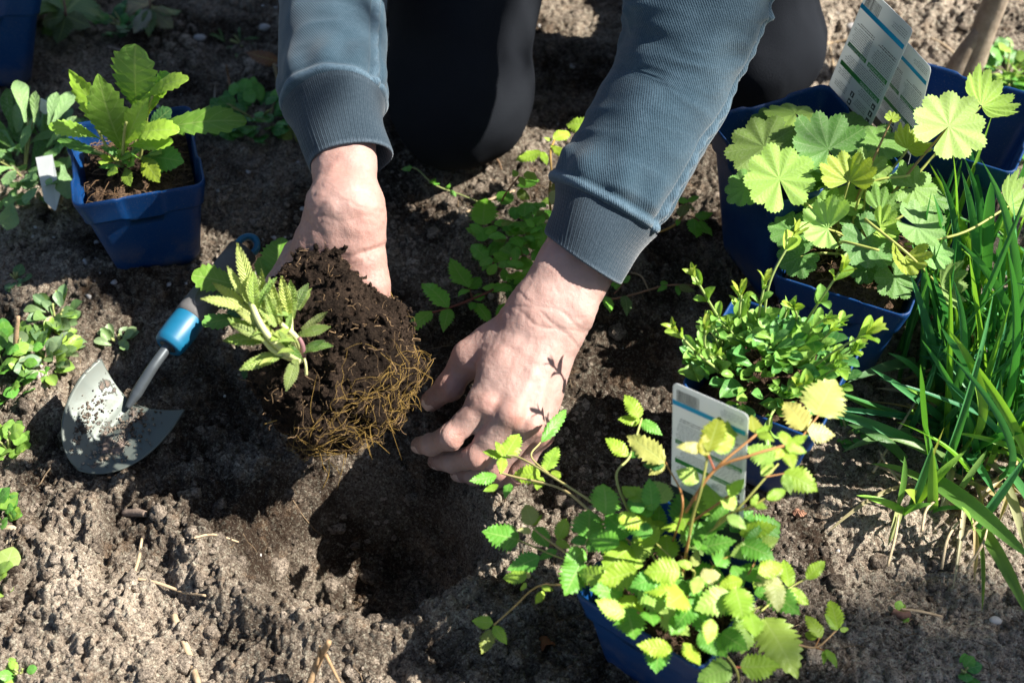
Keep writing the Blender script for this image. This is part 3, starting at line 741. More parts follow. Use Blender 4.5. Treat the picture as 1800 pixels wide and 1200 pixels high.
# --- sweatshirt: torso, sleeves as woven tubes, ribbed cuffs
def sdfS(p):
    d = cone(p, HIP+np.array([0, -.02, .04]), CH, .150, .158); d = smin(d, cone(p, shR, shL, .076, .076), .06)
    for s, H in ((shR, RH), (shL, LH)): d = smin(d, cone(p, s, H['el']+(s-H['el'])*.25, .070, .056), .03)
    d = smax(d, -cone(p, CH+np.array([0, -.03, .07]), HEAD, .064, .06), .01)
    return d+.006*vn(p*16, 101)+.004*vn(p*34, 102)
v, f = surfnet((-.42, .1, .3), (.5, .75, 1.05), .009, sdfS); me = mesh('sweatshirt', v, f, np.stack([v[:, 0]*4, v[:, 2]*4], 1)); attr(me, 'wear', np.zeros(len(v)))
shirt = part('sweatshirt', me, M_SWEAT, person)
def sleeve(H, sh, wr, cuffL, opts):
    el = H['el']; hd = opts['end']; top = sh+(el-sh)*.30
    path = [sh+(el-sh)*.35, sh+(el-sh)*.68, el+(sh-el)*.10+opts.get('elb', 0), el+(hd-el)*.22, el+(hd-el)*.5, el+(hd-el)*.78, hd]
    rad = opts['rad']
    N, S = 300, 200
    p = catmull(path, N); Lc = np.concatenate([[0], np.cumsum(np.linalg.norm(np.diff(p, axis=0), axis=1))]); p = np.stack([np.interp(np.linspace(0, Lc[-1], N), Lc, p[:, i]) for i in range(3)], 1); LT = Lc[-1]
    r = catmull([(q, 0, 0) for q in rad], N)[:, 0]
    t, x, y = frames(p, (1, 0, 0)); a = np.linspace(0, 2*np.pi, S, endpoint=False)
    A, I = np.meshgrid(a, np.linspace(0, LT, N)); dend = LT-I                      # distance from the cuff seam
    rr = np.repeat(r[:, None], S, 1)
    un_ = np.stack([np.cos(A)*.055, np.sin(A)*.055, I], -1).reshape(-1, 3)
    w1 = vn(un_*10, 110+opts['seed']).reshape(A.shape); w2 = vn(un_*24, 111+opts['seed']).reshape(A.shape); w3 = vn(un_*55, 112).reshape(A.shape)
    amp = opts['fold']*(np.exp(-((dend-opts['fc'])/.055)**2)+.28)
    un2 = np.stack([np.cos(A)*.05, np.sin(A)*.05, I*2.6+.022*np.cos(A-opts['fa'])], -1).reshape(-1, 3)
    f1_ = vn(un2*19+np.repeat(w1.reshape(-1, 1), 3, 1)*.5, 120+opts['seed']).reshape(A.shape); f2_ = vn(un2*40+5, 121+opts['seed']).reshape(A.shape)
    fold = .5+.5*(1-2.2*np.abs(f1_))*.8+.3*(1-2*np.abs(f2_))*.6
    rr = rr+amp*(fold-.35)*(.55+.6*w1)+.0020*w2+.0006*w3
    puff = np.exp(-((dend-.020)/.014)**2); rr = rr+.0022*puff+.0016*puff*np.sin(A*9+3*w1)     # cloth gathered above the cuff
    welt = np.exp(-((dend-.0035)/.0026)**2); rr = rr+.0017*welt-.0012*np.exp(-((dend-.0085)/.0014)**2)
    sa = opts['seam']; ds = np.angle(np.exp(1j*(A-sa-.25*np.sin(I*14))))*rr
    rr = rr+.0016*np.exp(-(ds/.0032)**2)-.0016*np.exp(-((np.abs(ds)-.0055)/.0016)**2)+.0009*np.exp(-(ds/.004)**2)*np.sin(I*420)
    rr = rr*(1-.55*np.exp(-dend/.0012)*0)
    ex = opts.get('sq', 1.)
    v = p[:, None]+x[:, None]*(np.cos(A)*rr*ex)[..., None]+y[:, None]*(np.sin(A)*rr/ex)[..., None]
    # turn the end in over the cuff
    last = p[-1]+x[-1]*(np.cos(a)*rr[-1]*.90*ex)[:, None]+y[-1]*(np.sin(a)*rr[-1]*.90/ex)[:, None]+t[-1]*.001
    v = np.vstack([v.reshape(-1, 3), last]); i = np.arange((N+1)*S).reshape(N+1, S); j = np.roll(i, -1, 1)
    f = np.stack([i[:-1], j[:-1], j[1:], i[1:]], -1).reshape(-1, 4)
    uv = np.column_stack([np.append(A.ravel(), a)*.055, np.append(I.ravel(), np.full(S, LT))])
    me = mesh('sleeve', v, f, uv)
    wear = np.clip(welt*.75+.5*np.exp(-(ds/.004)**2)+.18*np.clip((fold-.6)*2, 0, 1), 0, 1); attr(me, 'wear', np.append(wear.ravel(), np.zeros(S)))
    sl = part('sleeve', me, M_SWEAT, person)
    # cuff
    n2, ce = 70, opts['cuff_end']; r0 = r[-1]*.985; r1 = opts['r1']
    s = np.linspace(0, 1, n2); c = hd[None]*(1-s)[:, None]+ce[None]*s[:, None]; tt = (ce-hd)/np.linalg.norm(ce-hd)
    V = []; Wr = []
    flare = opts.get('flare', None)
    for k, (q, c_) in enumerate(zip(s, c)):
        rad_ = r0+(r1-r0)*q**.8-.0006*math.sin(q*3.14)
        aa = a; rk = rad_+.00022*np.sin(aa*64)*(.3+.7*q)+.0012*np.sin(aa*3+q*3+opts['seed'])+.0010*np.sin(aa*2-q*5)
        tilt = opts.get('tilt', 0)*q*np.cos(aa-opts.get('ta', 0))
        if flare is not None: rk = rk+flare[1]*q**2*np.exp(-(np.angle(np.exp(1j*(aa-flare[0])))/.5)**2)
        V.append(c_+x[-1]*(np.cos(aa)*rk*ex)[:, None]+y[-1]*(np.sin(aa)*rk/ex)[:, None]+tt*tilt[:, None]); Wr.append(np.full(S, .55*max(0, (q-.94)/.06)+.15*(q < .06)))
    ie = V[-1]; cen = ie.mean(0)
    for k_, (shr, dz) in enumerate(((.965, .0012), (.93, 0), (.91, -.012), (.90, -.03))): V.append(cen+(ie-cen)*shr+tt*dz); Wr.append(np.zeros(S))
    m = len(V); i = np.arange(m*S).reshape(m, S); j = np.roll(i, -1, 1); f = np.stack([i[:-1], j[:-1], j[1:], i[1:]], -1).reshape(-1, 4)
    Lq = np.linalg.norm(ce-hd); uv = np.column_stack([np.tile(a*.04*1.0, m), np.repeat(np.append(s*Lq, [Lq]*4), S)])
    me = mesh('cuff', np.vstack(V), f, uv); attr(me, 'wear', np.concatenate(Wr)); part('cuff', me, M_CUFF, sl)
sleeve(LH, shL, None, .07, dict(end=P(1062, 366, .139), cuff_end=P(1027, 454, .1195), rad=[.066, .062, .061, .056, .0495, .0455, .0435], r1=.0325, fold=.0190, fc=.165, fa=.6, seam=.35, seed=1, fr=150, sq=1.05, tilt=.006, ta=1.))
sleeve(RH, shR, None, .07, dict(end=P(588, 186, .184), cuff_end=P(613, 286, .160), rad=[.066, .062, .058, .053, .047, .0435, .0415], r1=.0310, fold=.0100, fc=.20, fa=2.0, seam=.30, seed=4, fr=120, sq=1.0, flare=(.1, .003), tilt=.004, ta=2.6))
# ------------------------------------------------------------------ leaf shapes (unit length, base at origin, tip along +Y, upper side +Z)
def leaf_mesh(name, mt, rows, cols, wf, teeth=0, td=.0, fold=.2, bend=-.6, curl=0., quilt=0., nq=7, twist=0., wave=0., seed=0, base=0.):
    rs_ = np.random.RandomState(seed); v = np.linspace(0, 1, rows); u = np.linspace(-1, 1, cols)
    th = bend*(v-.0)**1.2; st = 1./(rows-1)
    y = np.concatenate([[0], np.cumsum(np.cos((th[1:]+th[:-1])/2)*st)]); z = np.concatenate([[0], np.cumsum(np.sin((th[1:]+th[:-1])/2)*st)])
    a = math.atan2(z[-1], y[-1]); L = math.hypot(z[-1], y[-1]); ca, sa = math.cos(-a)/L, math.sin(-a)/L
    y, z, th = y*ca-z*sa, y*sa+z*ca, th-a
    W = np.array([wf(q) for q in v]); V = []; UV = []
    for i in range(rows):
        f = 1.
        if teeth:
            ph = (v[i]*teeth) % 1; f = 1-td*(1-ph)*(1 if v[i] < .97 else 0)
        tw = twist*v[i]
        for j in range(cols):
            e = abs(u[j]); k = (f if e > .99 else 1+(f-1)*max(0, e-.55)/.6)
            x = u[j]*W[i]*k; back = (1-f)*.06*e**2 if teeth else 0
            n = fold*abs(x)-curl*abs(x)**2*6+quilt*math.sin((v[i]*nq-e*.9)*6.283)*min(1, e*2.2)*(1-.6*e)+wave*math.sin(v[i]*14+seed*2+(1.7 if u[j] > 0 else 0))*e**2*W[i]*1.5+.012*rs_.randn()*(.3+e)*(.4 if cols > 4 else 0)
            xx = x*math.cos(tw)-n*math.sin(tw); n = x*math.sin(tw)+n*math.cos(tw)
            V.append((xx, y[i]-n*math.sin(th[i])-back, z[i]+n*math.cos(th[i]))); UV.append(((u[j]+1)/2, v[i]))
    F = [(i*cols+j, i*cols+j+1, (i+1)*cols+j+1, (i+1)*cols+j) for i in range(rows-1) for j in range(cols-1)]
    me = mesh(name, V, F, UV); me.materials.append(mt); return me
def bez(*p):
    x = np.linspace(0, 1, len(p)); return lambda q: float(np.interp(q, x, p)) if len(p) > 12 else float(max(0, np.polyval(np.polyfit(x, p, min(len(p)-1, 7)), q)))
def prof(*kv):
    x = [k for k, _ in kv]; w = [q for _, q in kv]
    xs = np.linspace(0, 1, 200); ws = np.interp(xs, x, w); ker = np.hanning(15); ker /= ker.sum()
    ws2 = np.convolve(np.pad(ws, 7, mode='edge'), ker, 'valid'); ws2[-1] = w[-1]; ws2[0] = w[0]
    return lambda q: float(np.interp(q, xs, ws2))
W_AST = prof((0, .02), (.08, .17), (.22, .31), (.42, .345), (.62, .29), (.8, .185), (.93, .07), (1, .0))
W_BRO = prof((0, .03), (.06, .24), (.22, .40), (.45, .41), (.68, .32), (.86, .18), (1, .0))
W_MUM = prof((0, .012), (.22, .022), (.38, .10), (.55, .19), (.74, .235), (.88, .20), (.97, .10), (1, .02))
W_MUL = prof((0, .015), (.2, .06), (.4, .18), (.6, .22), (.8, .17), (.93, .08), (1, .0))
W_SPO = prof((0, .03), (.15, .06), (.4, .15), (.65, .205), (.82, .175), (.94, .085), (1, .0))
W_NAR = prof((0, .04), (.2, .07), (.5, .115), (.75, .10), (.92, .045), (1, .0))
W_OVA = prof((0, .03), (.12, .17), (.35, .30), (.6, .31), (.82, .20), (.95, .08), (1, .0))
W_WOO = prof((0, .025), (.25, .045), (.5, .115), (.74, .15), (.9, .10), (1, .0))
W_CRI = prof((0, .05), (.15, .09), (.4, .145), (.65, .14), (.85, .085), (1, .012))
W_BLA = prof((0, .055), (.3, .06), (.6, .052), (.85, .03), (1, .0))
KIND = {
 'ast': [leaf_mesh('toothed_leaflet', M_LEAF, 31, 7, w, 10, .36, .30, b, .2, .003, 8, tw, .06, s) for s, (w, b, tw) in enumerate(((W_AST, -.5, .1), (W_AST, -.9, -.15), (W_BRO, -.6, .1), (W_AST, .25, .1), (W_BRO, -.2, -.2)))],
 'mum': [leaf_mesh('lobed_leaf', M_LEAF, 46, 7, w, 11, .25, .25, b, .15, .003, 7, tw, .045, s+10) for s, (w, b, tw) in enumerate(((W_MUM, -.5, .0), (W_MUM, -1.1, .3), (W_MUL, -.6, -.2), (W_MUL, .2, .2)))],
 'spo': [leaf_mesh('spoon_leaf', M_SPOON, 13, 5, w, 0, 0, f, b, -.3, 0, 0, tw, .0, s+20) for s, (w, f, b, tw) in enumerate(((W_SPO, .35, -.6, .1), (W_SPO, .2, -1., -.2), (W_SPO, .4, -.1, .2), (W_OVA, .3, -.6, 0)))],
 'nar': [leaf_mesh('shoot_leaf', M_SPOON, 11, 5, W_NAR, 0, 0, .5, b, 0, 0, 0, tw, 0, s+30) for s, (b, tw) in enumerate(((-.5, 0), (-1.1, .2), (.3, -.2)))],
 'ova': [leaf_mesh('oval_leaf', M_SPOON, 13, 5, W_OVA, 0, 0, .25, b, .2, 0, 0, tw, .06, s+40) for s, (b, tw) in enumerate(((-.5, .1), (-.9, -.1), (.1, .2)))],
 'woo': [leaf_mesh('woolly_leaf', M_WOOL, 17, 5, W_WOO, 0, 0, .35, b, .2, 0, 0, tw, .05, s+50) for s, (b, tw) in enumerate(((-.5, .2), (-1., -.3), (.2, .4)))],
 'cri': [leaf_mesh('crinkled_leaf', M_CRINK, 61, 9, W_CRI, 15, .26, .45, b, .4, .016, 12, tw, .08, s+60) for s, (b, tw) in enumerate(((-.4, .1), (-1., -.2), (.3, .2), (-.7, .5)))],
 'bla': [leaf_mesh('grass_blade', M_BLADE, 22, 3, W_BLA, 0, 0, .45, b, 0, 0, 0, tw, 0, s+70) for s, (b, tw) in enumerate(((-.25, .3), (-.7, -.5), (-1.2, .6), (-1.8, .4), (.2, -.8)))],
}
def lady_mesh(name, lobes, span, cup, pleat, seed, fold=0.):
    pleat *= .5
    rs_ = np.random.RandomState(seed); seg = 12; na = lobes*seg+1; nr = 9; V = [(0, 0, 0)]; UV = [(.5, 0.)]; F = []
    a0 = -span/2
    lr = 1+.05*rs_.randn(lobes)
    for k in range(1, nr+1):
        r = k/nr
        for i in range(na):
            q = i/seg; lb = min(int(q), lobes-1); t = q-lb; a = a0+span*i/(na-1)
            tooth = .028*(1 if (i % 2) else -1)*(r > .99)
            lob = .83+.17*math.sin(math.pi*min(max(t, 0), 1))**.7; e_ = abs(2*i/(na-1)-1)
            R_ = r*(1+(lob*(1+(lr[lb]-1)*.5)-1)*r**3)*(1-.10*e_**8)
            R_ = R_*(1+tooth)
            z = cup*R_**2*.5+pleat*R_*(-math.cos(2*math.pi*t))*.5+.03*math.sin(a*2+seed)*R_**2+.035*math.sin(a*3+seed*1.7)*R_**3
            x, y = R_*math.sin(a), R_*math.cos(a)
            if fold: z += fold*abs(x)**1.3
            V.append((x, y, z)); UV.append((t if lb == int(q) else 1., r))
    for i in range(na-1): F.append((0, 1+i+1, 1+i))
    for k in range(nr-1):
        for i in range(na-1): F.append((1+k*na+i, 1+k*na+i+1, 1+(k+1)*na+i+1, 1+(k+1)*na+i))
    V = np.array(V)*np.array([1, -1, 1]); F = [tuple(reversed(f)) for f in F]
    me = mesh(name, V, [tuple(reversed(f)) for f in F], UV); me.materials.append(M_LADY); return me
LADY = [lady_mesh('round_pleated_leaf', 9, 6.0, .12, .11, 1), lady_mesh('round_pleated_leaf', 9, 5.8, .42, .15, 2), lady_mesh('round_pleated_leaf', 8, 5.5, -.30, .13, 3), lady_mesh('round_pleated_leaf', 8, 4.6, .5, .26, 4, .55), lady_mesh('round_pleated_leaf', 9, 6.05, -.05, .12, 5)]

RL = random.Random(77)
Yl, Gr, Dk, Pk, Pa = (.37, .56, .06), (.15, .40, .055), (.048, .17, .034), (.52, .52, .18), (.42, .62, .14)
def jit(c, a=.12):
    k = 1+RL.uniform(-a, a); return (min(1, c[0]*k*(1+RL.uniform(-.1, .1))), min(1, c[1]*k), min(1, c[2]*k*(1+RL.uniform(-.2, .2))))
VIEW = -FW
def leaf_matrix(B, T, n=None, w=1., roll=None):
    B, T = np.asarray(B, float), np.asarray(T, float); y = T-B; L = np.linalg.norm(y); y = y/max(L, 1e-9)
    if n is None: n = np.array([0, 0, 1.])*1.0+VIEW*.55+np.array([RL.uniform(-.45, .45), RL.uniform(-.45, .45), RL.uniform(-.1, .1)])
    n = np.asarray(n, float); n = n-y*np.dot(n, y)
    if np.linalg.norm(n) < 1e-4: n = np.array([0, -1., .2])-y*np.dot((0, -1., .2), y)
    n /= np.linalg.norm(n); x = np.cross(y, n)
    if roll: n, x = n*math.cos(roll)+x*math.sin(roll), x*math.cos(roll)-n*math.sin(roll)
    return Matrix(((x[0]*L*w, y[0]*L, n[0]*L, B[0]), (x[1]*L*w, y[1]*L, n[1]*L, B[1]), (x[2]*L*w, y[2]*L, n[2]*L, B[2]), (0, 0, 0, 1)))
NAMES = dict(ast='leaflet', mum='leaf', spo='leaf', nar='leaf', ova='leaf', woo='leaf', cri='leaf', bla='blade')
def leaf(root, kind, B, T, col, n=None, w=1., var=None, roll=None, name=None):
    ms = KIND[kind]; me = ms[RL.randrange(len(ms)) if var is None else var]
    return part(name or NAMES[kind], me, None, root, leaf_matrix(B, T, n, w, roll), color=jit(col))
def stem(root, pts, r0, r1, col, n=14, sides=6, name='stem'):
    return tube_part(name, pts, [r0, (r0+r1)/2, r1], M_STEM, root, n, sides, col)
def upd(): bpy.context.view_layer.update()
# ------------------------------------------------------------------ plant with round pleated leaves
root = thing('lady_mantle', 'plant with big round pleated leaves spilling over its blue pot', 'plant', P(1500, 430, .09)); upd()
CR = P(1490, 440, .092)
LD = [  # centre pixel, height, radius pixel, colour, variant, tilt x, tilt y, swing of the stalk side
 (1370, 315, .152, 58, Pa, 0, -.10, -.45, 2.5), (1456, 262, .150, 66, (.13, .30, .075), 1, .15, .05, .2), (1343, 258, .146, 60, (.22, .36, .10), 4, -.35, .05, 1.6),
 (1398, 200, .150, 50, Pa, 2, .1, .75, .2), (1352, 212, .140, 34, (.16, .31, .07), 4, -.4, .4, .5), (1668, 222, .185, 62, Pa, 0, .05, -.25, .3), (1726, 186, .180, 50, Pa, 3, .3, .1, .9),
 (1492, 318, .150, 45, (.32, .43, .06), 3, -.3, -.1, .2), (1527, 300, .148, 36, (.22, .38, .07), 1, .1, -.1, .5), (1596, 262, .155, 34, (.34, .43, .05), 3, .2, .2, .8),
 (1546, 252, .145, 44, (.20, .36, .08), 0, .1, .45, .2), (1606, 330, .140, 42, (.18, .33, .075), 4, .25, -.1, 2.8), (1455, 402, .130, 46, Pa, 3, -.2, -.35, .1), (1448, 362, .128, 36, (.25, .40, .07), 1, -.3, .3, .4),
 (1528, 425, .128, 50, (.15, .31, .07), 0, .0, -.2, .1), (1612, 398, .135, 46, (.22, .36, .12), 1, .3, .1, .4), (1590, 452, .128, 34, (.33, .43, .06), 3, .2, -.3, 2.9),
 (1574, 488, .112, 38, (.12, .27, .055), 0, .2, -.45, .2), (1404, 452, .108, 34, (.10, .24, .055), 4, -.3, -.4, -.4), (1432, 330, .122, 38, (.10, .25, .05), 0, -.2, .1, .3), (1418, 378, .115, 34, (.12, .27, .05), 4, -.3, 0, .2),
 (1548, 372, .132, 34, (.17, .33, .06), 3, 0, .1, .3), (1520, 470, .106, 28, (.10, .25, .05), 4, 0, -.5, .1), (1655, 505, .082, 40, (.24, .39, .10), 3, .75, -.5, -1.1), (1774, 362, .128, 44, (.27, .41, .10), 3, .7, .1, -.7), (1480, 245, .138, 30, (.16, .31, .07), 1, .2, .6, .2),
 (1480, 352, .125, 36, (.30, .48, .09), 0, -.1, 0, .3), (1572, 305, .128, 34, (.20, .40, .08), 4, .1, .2, .2), (1415, 298, .130, 38, (.14, .33, .07), 0, -.2, .2, .4), (1545, 335, .122, 32, (.16, .35, .07), 1, .1, .0, .5), (1388, 405, .112, 34, (.15, .34, .07), 0, -.35, -.1, .3), (1500, 215, .135, 28, (.22, .42, .09), 4, 0, .5, .1), (1640, 445, .118, 32, (.26, .46, .12), 1, .35, -.1, .6), (1548, 400, .135, 30, (.36, .56, .09), 3, .1, -.2, .7), (1310, 330, .135, 34, (.20, .40, .09), 4, -.5, -.1, .9),
 (1568, 208, .185, 13, (.36, .45, .05), 1, 0, .3, 0), (1500, 375, .118, 36, (.09, .23, .045), 0, .1, .2, .6), (1640, 350, .115, 28, (.10, .24, .05), 4, .3, .2, .9)]
for (px, py, z, r, c, vr, tx, ty, sw) in LD:
    C = P(px, py, z); n = np.array([tx, ty*.8, .75])+VIEW*.55; n /= np.linalg.norm(n)
    back = CR-C; back = back-n*np.dot(back, n); ang = sw*.25
    if np.linalg.norm(back) < .004: back = np.array([0, -1., 0])
    y = -back/np.linalg.norm(back); x = np.cross(y, n); y2 = y*math.cos(ang)+x*math.sin(ang); x2 = np.cross(y2, n)
    mpp = np.dot(C-CAMP, FW)/FPX; s = r*mpp*1.1
    M = Matrix(((x2[0]*s, -y2[0]*s, n[0]*s, C[0]), (x2[1]*s, -y2[1]*s, n[1]*s, C[1]), (x2[2]*s, -y2[2]*s, n[2]*s, C[2]), (0, 0, 0, 1)))
    part('leaf', LADY[vr], None, root, M, color=jit(c, .06))
    b = CR+np.array([RL.uniform(-.012, .012), RL.uniform(-.008, .008), 0]); mid = b*.45+C*.55+np.array([0, 0, .002+.03*np.linalg.norm((C-CR)[:2])])-VIEW*.006
    if (px, py) == (1774, 362): b = P(1590, 430, .12); mid = P(1690, 410, .125)
    if (px, py) == (1655, 505): b = P(1520, 385, .14); mid = P(1600, 450, .135)
    stem(root, [b, mid, C-n*.001], .0013, .0009, (.34, .36, .10) if RL.random() < .8 else (.3, .2, .09), name='stalk')
for (a, b_) in (((1520, 330), (1600, 308)), ((1480, 425), (1545, 440))):
    stem(root, [CR, P(*a, .14), P(*b_, .15)], .0014, .001, (.36, .40, .10), name='stalk')

# ------------------------------------------------------------------ cushion of small spoon leaves
root = thing('cushion_plant', 'dense cushion of small spoon shaped leaves with taller pale shoots in a blue pot', 'plant', (POT_P[0], POT_P[1], .085)); upd()
pc = np.array([POT_P[0]-.004, POT_P[1]-.002, .088])
for k in range(210):
    a = RL.uniform(0, 6.283); d = math.sqrt(RL.random())*.050; h = .034*(1-(d/.060)**2)*RL.uniform(.45, 1.05)
    b = pc+np.array([math.cos(a)*d*1.12, math.sin(a)*d*.88, h]); out = np.array([math.cos(a+RL.uniform(-1., 1.)), math.sin(a+RL.uniform(-1., 1.)), 0])*(.35+d/.05)
    L = RL.uniform(.011, .0195); dr = out*.7+np.array([0, 0, RL.uniform(-.05, .8)]); dr /= np.linalg.norm(dr)
    u = RL.random(); c = (.10, .29, .075) if u < .45 else ((.17, .39, .085) if u < .8 else (.30, .52, .09))
    leaf(root, 'spo', b, b+dr*L, c, n=np.array([0, 0, 1])+VIEW*.4-dr*.2+np.array([RL.uniform(-.4, .4), RL.uniform(-.4, .4), 0]), w=RL.uniform(.95, 1.3))
for k in range(70):
    a = RL.uniform(0, 6.283); d = RL.uniform(0, .022); b = pc+np.array([math.cos(a)*d, math.sin(a)*d, .020+RL.uniform(0, .018)]); q = a+RL.uniform(-1.2, 1.2); e = RL.uniform(.1, 1.)
    dr = np.array([math.cos(q)*math.cos(e), math.sin(q)*math.cos(e), math.sin(e)]); leaf(root, 'spo', b, b+dr*RL.uniform(.011, .018), (.13, .34, .08) if RL.random() < .6 else (.28, .5, .09), n=np.array([0, 0, 1])+VIEW*.5-dr*.3, w=RL.uniform(1., 1.35))
def shoot(root, pts, pairs, size, col, tip=4, rad=.0011, sc=(.30, .38, .12)):
    p = catmull(pts, 40); stem(root, p[::3], rad, rad*.75, sc, 16)
    t, x, y = frames(p, (1, 0, 0))
    for i in range(pairs):
        q = int(4+(33-4)*i/max(1, pairs-1)); s = size*(1.05-.35*i/pairs); a0 = (i % 2)*math.pi/2+RL.uniform(-.4, .4)
        for m in (0, math.pi):
            o = x[q]*math.cos(a0+m)+y[q]*math.sin(a0+m); d = o*RL.uniform(.55, 1)+t[q]*RL.uniform(.5, 1.1); d /= np.linalg.norm(d)
            leaf(root, 'spo', p[q], p[q]+d*s*RL.uniform(.8, 1.15), col if i < pairs-1 else (.34, .54, .08), n=t[q]*.8-o*.3+VIEW*.35, w=RL.uniform(.9, 1.2))
    for i in range(tip):
        a = i*2.4+RL.random(); o = x[-1]*math.cos(a)+y[-1]*math.sin(a); d = t[-1]+o*RL.uniform(.25, .75); d /= np.linalg.norm(d)
        leaf(root, 'nar', p[-1], p[-1]+d*size*RL.uniform(.6, .95), (.36, .46, .06), n=t[-1]*.5-o+VIEW*.2, w=RL.uniform(1.1, 1.6))
for (b, m, t, pr, s) in (((1290, 600), (1252, 540), (1222, 487), 4, .0165), ((1275, 660), (1225, 620), (1192, 585), 3, .0165), ((1340, 600), (1352, 500), (1395, 415), 2, .020), ((1395, 600), (1440, 530), (1476, 478), 3, .020), ((1410, 660), (1470, 615), (1522, 588), 2, .021),
                         ((1330, 610), (1335, 545), (1344, 500), 4, .0165), ((1305, 590), (1300, 555), (1303, 518), 3, .0165), ((1400, 610), (1430, 575), (1452, 560), 3, .016), ((1265, 640), (1240, 610), (1240, 580), 3, .015), ((1375, 700), (1355, 730), (1350, 755), 3, .016), ((1380, 590), (1400, 560), (1395, 540), 3, .017)):
    h = .176 if t[1] < 500 else .155
    if t[1] > 700: h = .10
    shoot(root, [P(*b, .10), P(*m, (.10+h)/2+.008), P(*t, h)], pr, s, (.24, .45, .08))
for k in range(16):
    a = RL.uniform(0, 6.283); d = RL.uniform(.02, .045); b = pc+np.array([math.cos(a)*d, math.sin(a)*d*.8, .012])
    shoot(root, [b, b+np.array([math.cos(a)*.006, math.sin(a)*.006, .016]), b+np.array([math.cos(a)*.014, math.sin(a)*.012, .028])], 2, .015, (.19, .40, .075), 3, .0009)

# ------------------------------------------------------------------ toothed compound leaves: front pot
za = lambda x, y: (780+x/2.1435, 640+y/2.1435)
zb = lambda x, y: (1120+x/2.1435, 640+y/2.1435)
zm = lambda x, y: (660+x/2.8125, 200+y/2.8125)
def sprig(root, conv, z0, rows, rise=.004, size=1.0):
    for r in rows:
        bx, by, tx, ty = r[:4]; col = r[4] if len(r) > 4 else Yl; w = r[5] if len(r) > 5 else 1.; zz = r[6] if len(r) > 6 else z0
        zz += RL.uniform(-.003, .003)
        leaf(root, 'ast', P(*conv(bx, by), zz), P(*conv(tx, ty), zz+RL.uniform(-.006, rise)), col, w=w*RL.uniform(.84, 1.0))
root = thing('astilbe', 'sprawling toothed yellow green plant in the pot nearest the camera', 'plant', (POT_S[0], POT_S[1], .08)); upd()
CS = P(1185, 1050, .080)
sprig(root, za, .125, [(738, 200, 680, 115, Yl), (738, 212, 655, 208, Yl), (742, 215, 825, 268, Gr), (692, 345, 608, 278, Yl, 1.1), (695, 345, 748, 335, Gr), (832, 368, 690, 268, Pk, 1.1), (830, 370, 772, 418, Pk),
   (830, 380, 750, 380, Dk, 1.2), (610, 562, 600, 450, Gr, 1.5), (720, 495, 670, 460, Yl, 1.3), (795, 520, 675, 470, Yl, 1.2), (660, 570, 765, 618, Yl, 1.1)])
sprig(root, za, .085, [(230, 352, 285, 262, Yl), (222, 350, 145, 330, Yl), (222, 352, 215, 415, Yl), (370, 292, 462, 172, Gr, .55), (385, 402, 432, 308, Yl, 1.1), (410, 402, 438, 445, Yl), (362, 412, 258, 422, Yl, 1.1), (365, 425, 352, 475, Yl),
   (198, 420, 95, 440, Gr), (205, 455, 148, 478, Yl), (250, 450, 232, 508, Gr), (225, 345, 195, 290, Yl)])
sprig(root, za, .075, [(282, 662, 143, 630, Gr, 1.35), (335, 602, 308, 528, Pk, 1.1), (332, 606, 372, 565, Yl, .9), (328, 628, 276, 625, Pk, .9), (345, 615, 395, 690, Gr, 1.5), (430, 660, 462, 582, Yl, 1.1), (425, 665, 478, 692, Yl), (360, 725, 238, 775, Gr, 1.3), (425, 700, 355, 738, Gr),
   (312, 802, 222, 806, Yl), (318, 805, 312, 778, Pk), (312, 825, 288, 852, Yl), (368, 838, 415, 852, Yl), (375, 855, 345, 902, Yl)])
sprig(root, za, .045, [(186, 975, 105, 965, Yl, 1.2), (180, 1000, 142, 1092, (.25, .3, .06), 1.1), (188, 985, 238, 1055, Yl, 1.05)])
sprig(root, za, .105, [(545, 655, 550, 548, Gr, 1.5), (540, 655, 478, 668, Gr, 1.3), (545, 660, 602, 702, Gr, 1.3), (530, 702, 450, 762, Gr, 1.4), (520, 742, 455, 872, Gr, 1.5), (705, 690, 598, 778, Yl, 1.4), (755, 650, 738, 758, Pa, 1.4),
   (905, 630, 978, 722, Pa, 1.4), (800, 772, 915, 862, Gr, 1.3), (870, 862, 735, 848, Yl), (740, 842, 842, 945, Pa, 1.4), (690, 920, 720, 1038, Gr, 1.4), (820, 930, 928, 1022, Pa, 1.3), (858, 1075, 725, 1055, Yl, 1.2), (905, 1050, 968, 1135, Yl, 1.2), (672, 850, 562, 862, Gr, 1.3), (850, 742, 838, 640, Yl, 1.4), (780, 600, 700, 560, Yl), (820, 640, 780, 560, Yl)])
sprig(root, zb, .200, [(268, 328, 312, 198, (.30, .35, .04)), (280, 300, 382, 222, Yl), (285, 320, 368, 278, Yl), (250, 342, 258, 262, (.36, .36, .05)), (245, 320, 146, 312, Pk), (255, 335, 268, 362, Pk),
   (445, 258, 432, 192, (.32, .36, .05), 1.3), (450, 260, 505, 228, Yl), (455, 262, 518, 292, Yl), (555, 302, 562, 258, Yl, 1.5), (560, 305, 648, 266, Yl), (560, 310, 638, 332, Yl), (560, 315, 588, 398, Yl, 1.1), (545, 320, 520, 362, Yl, 1.3)])
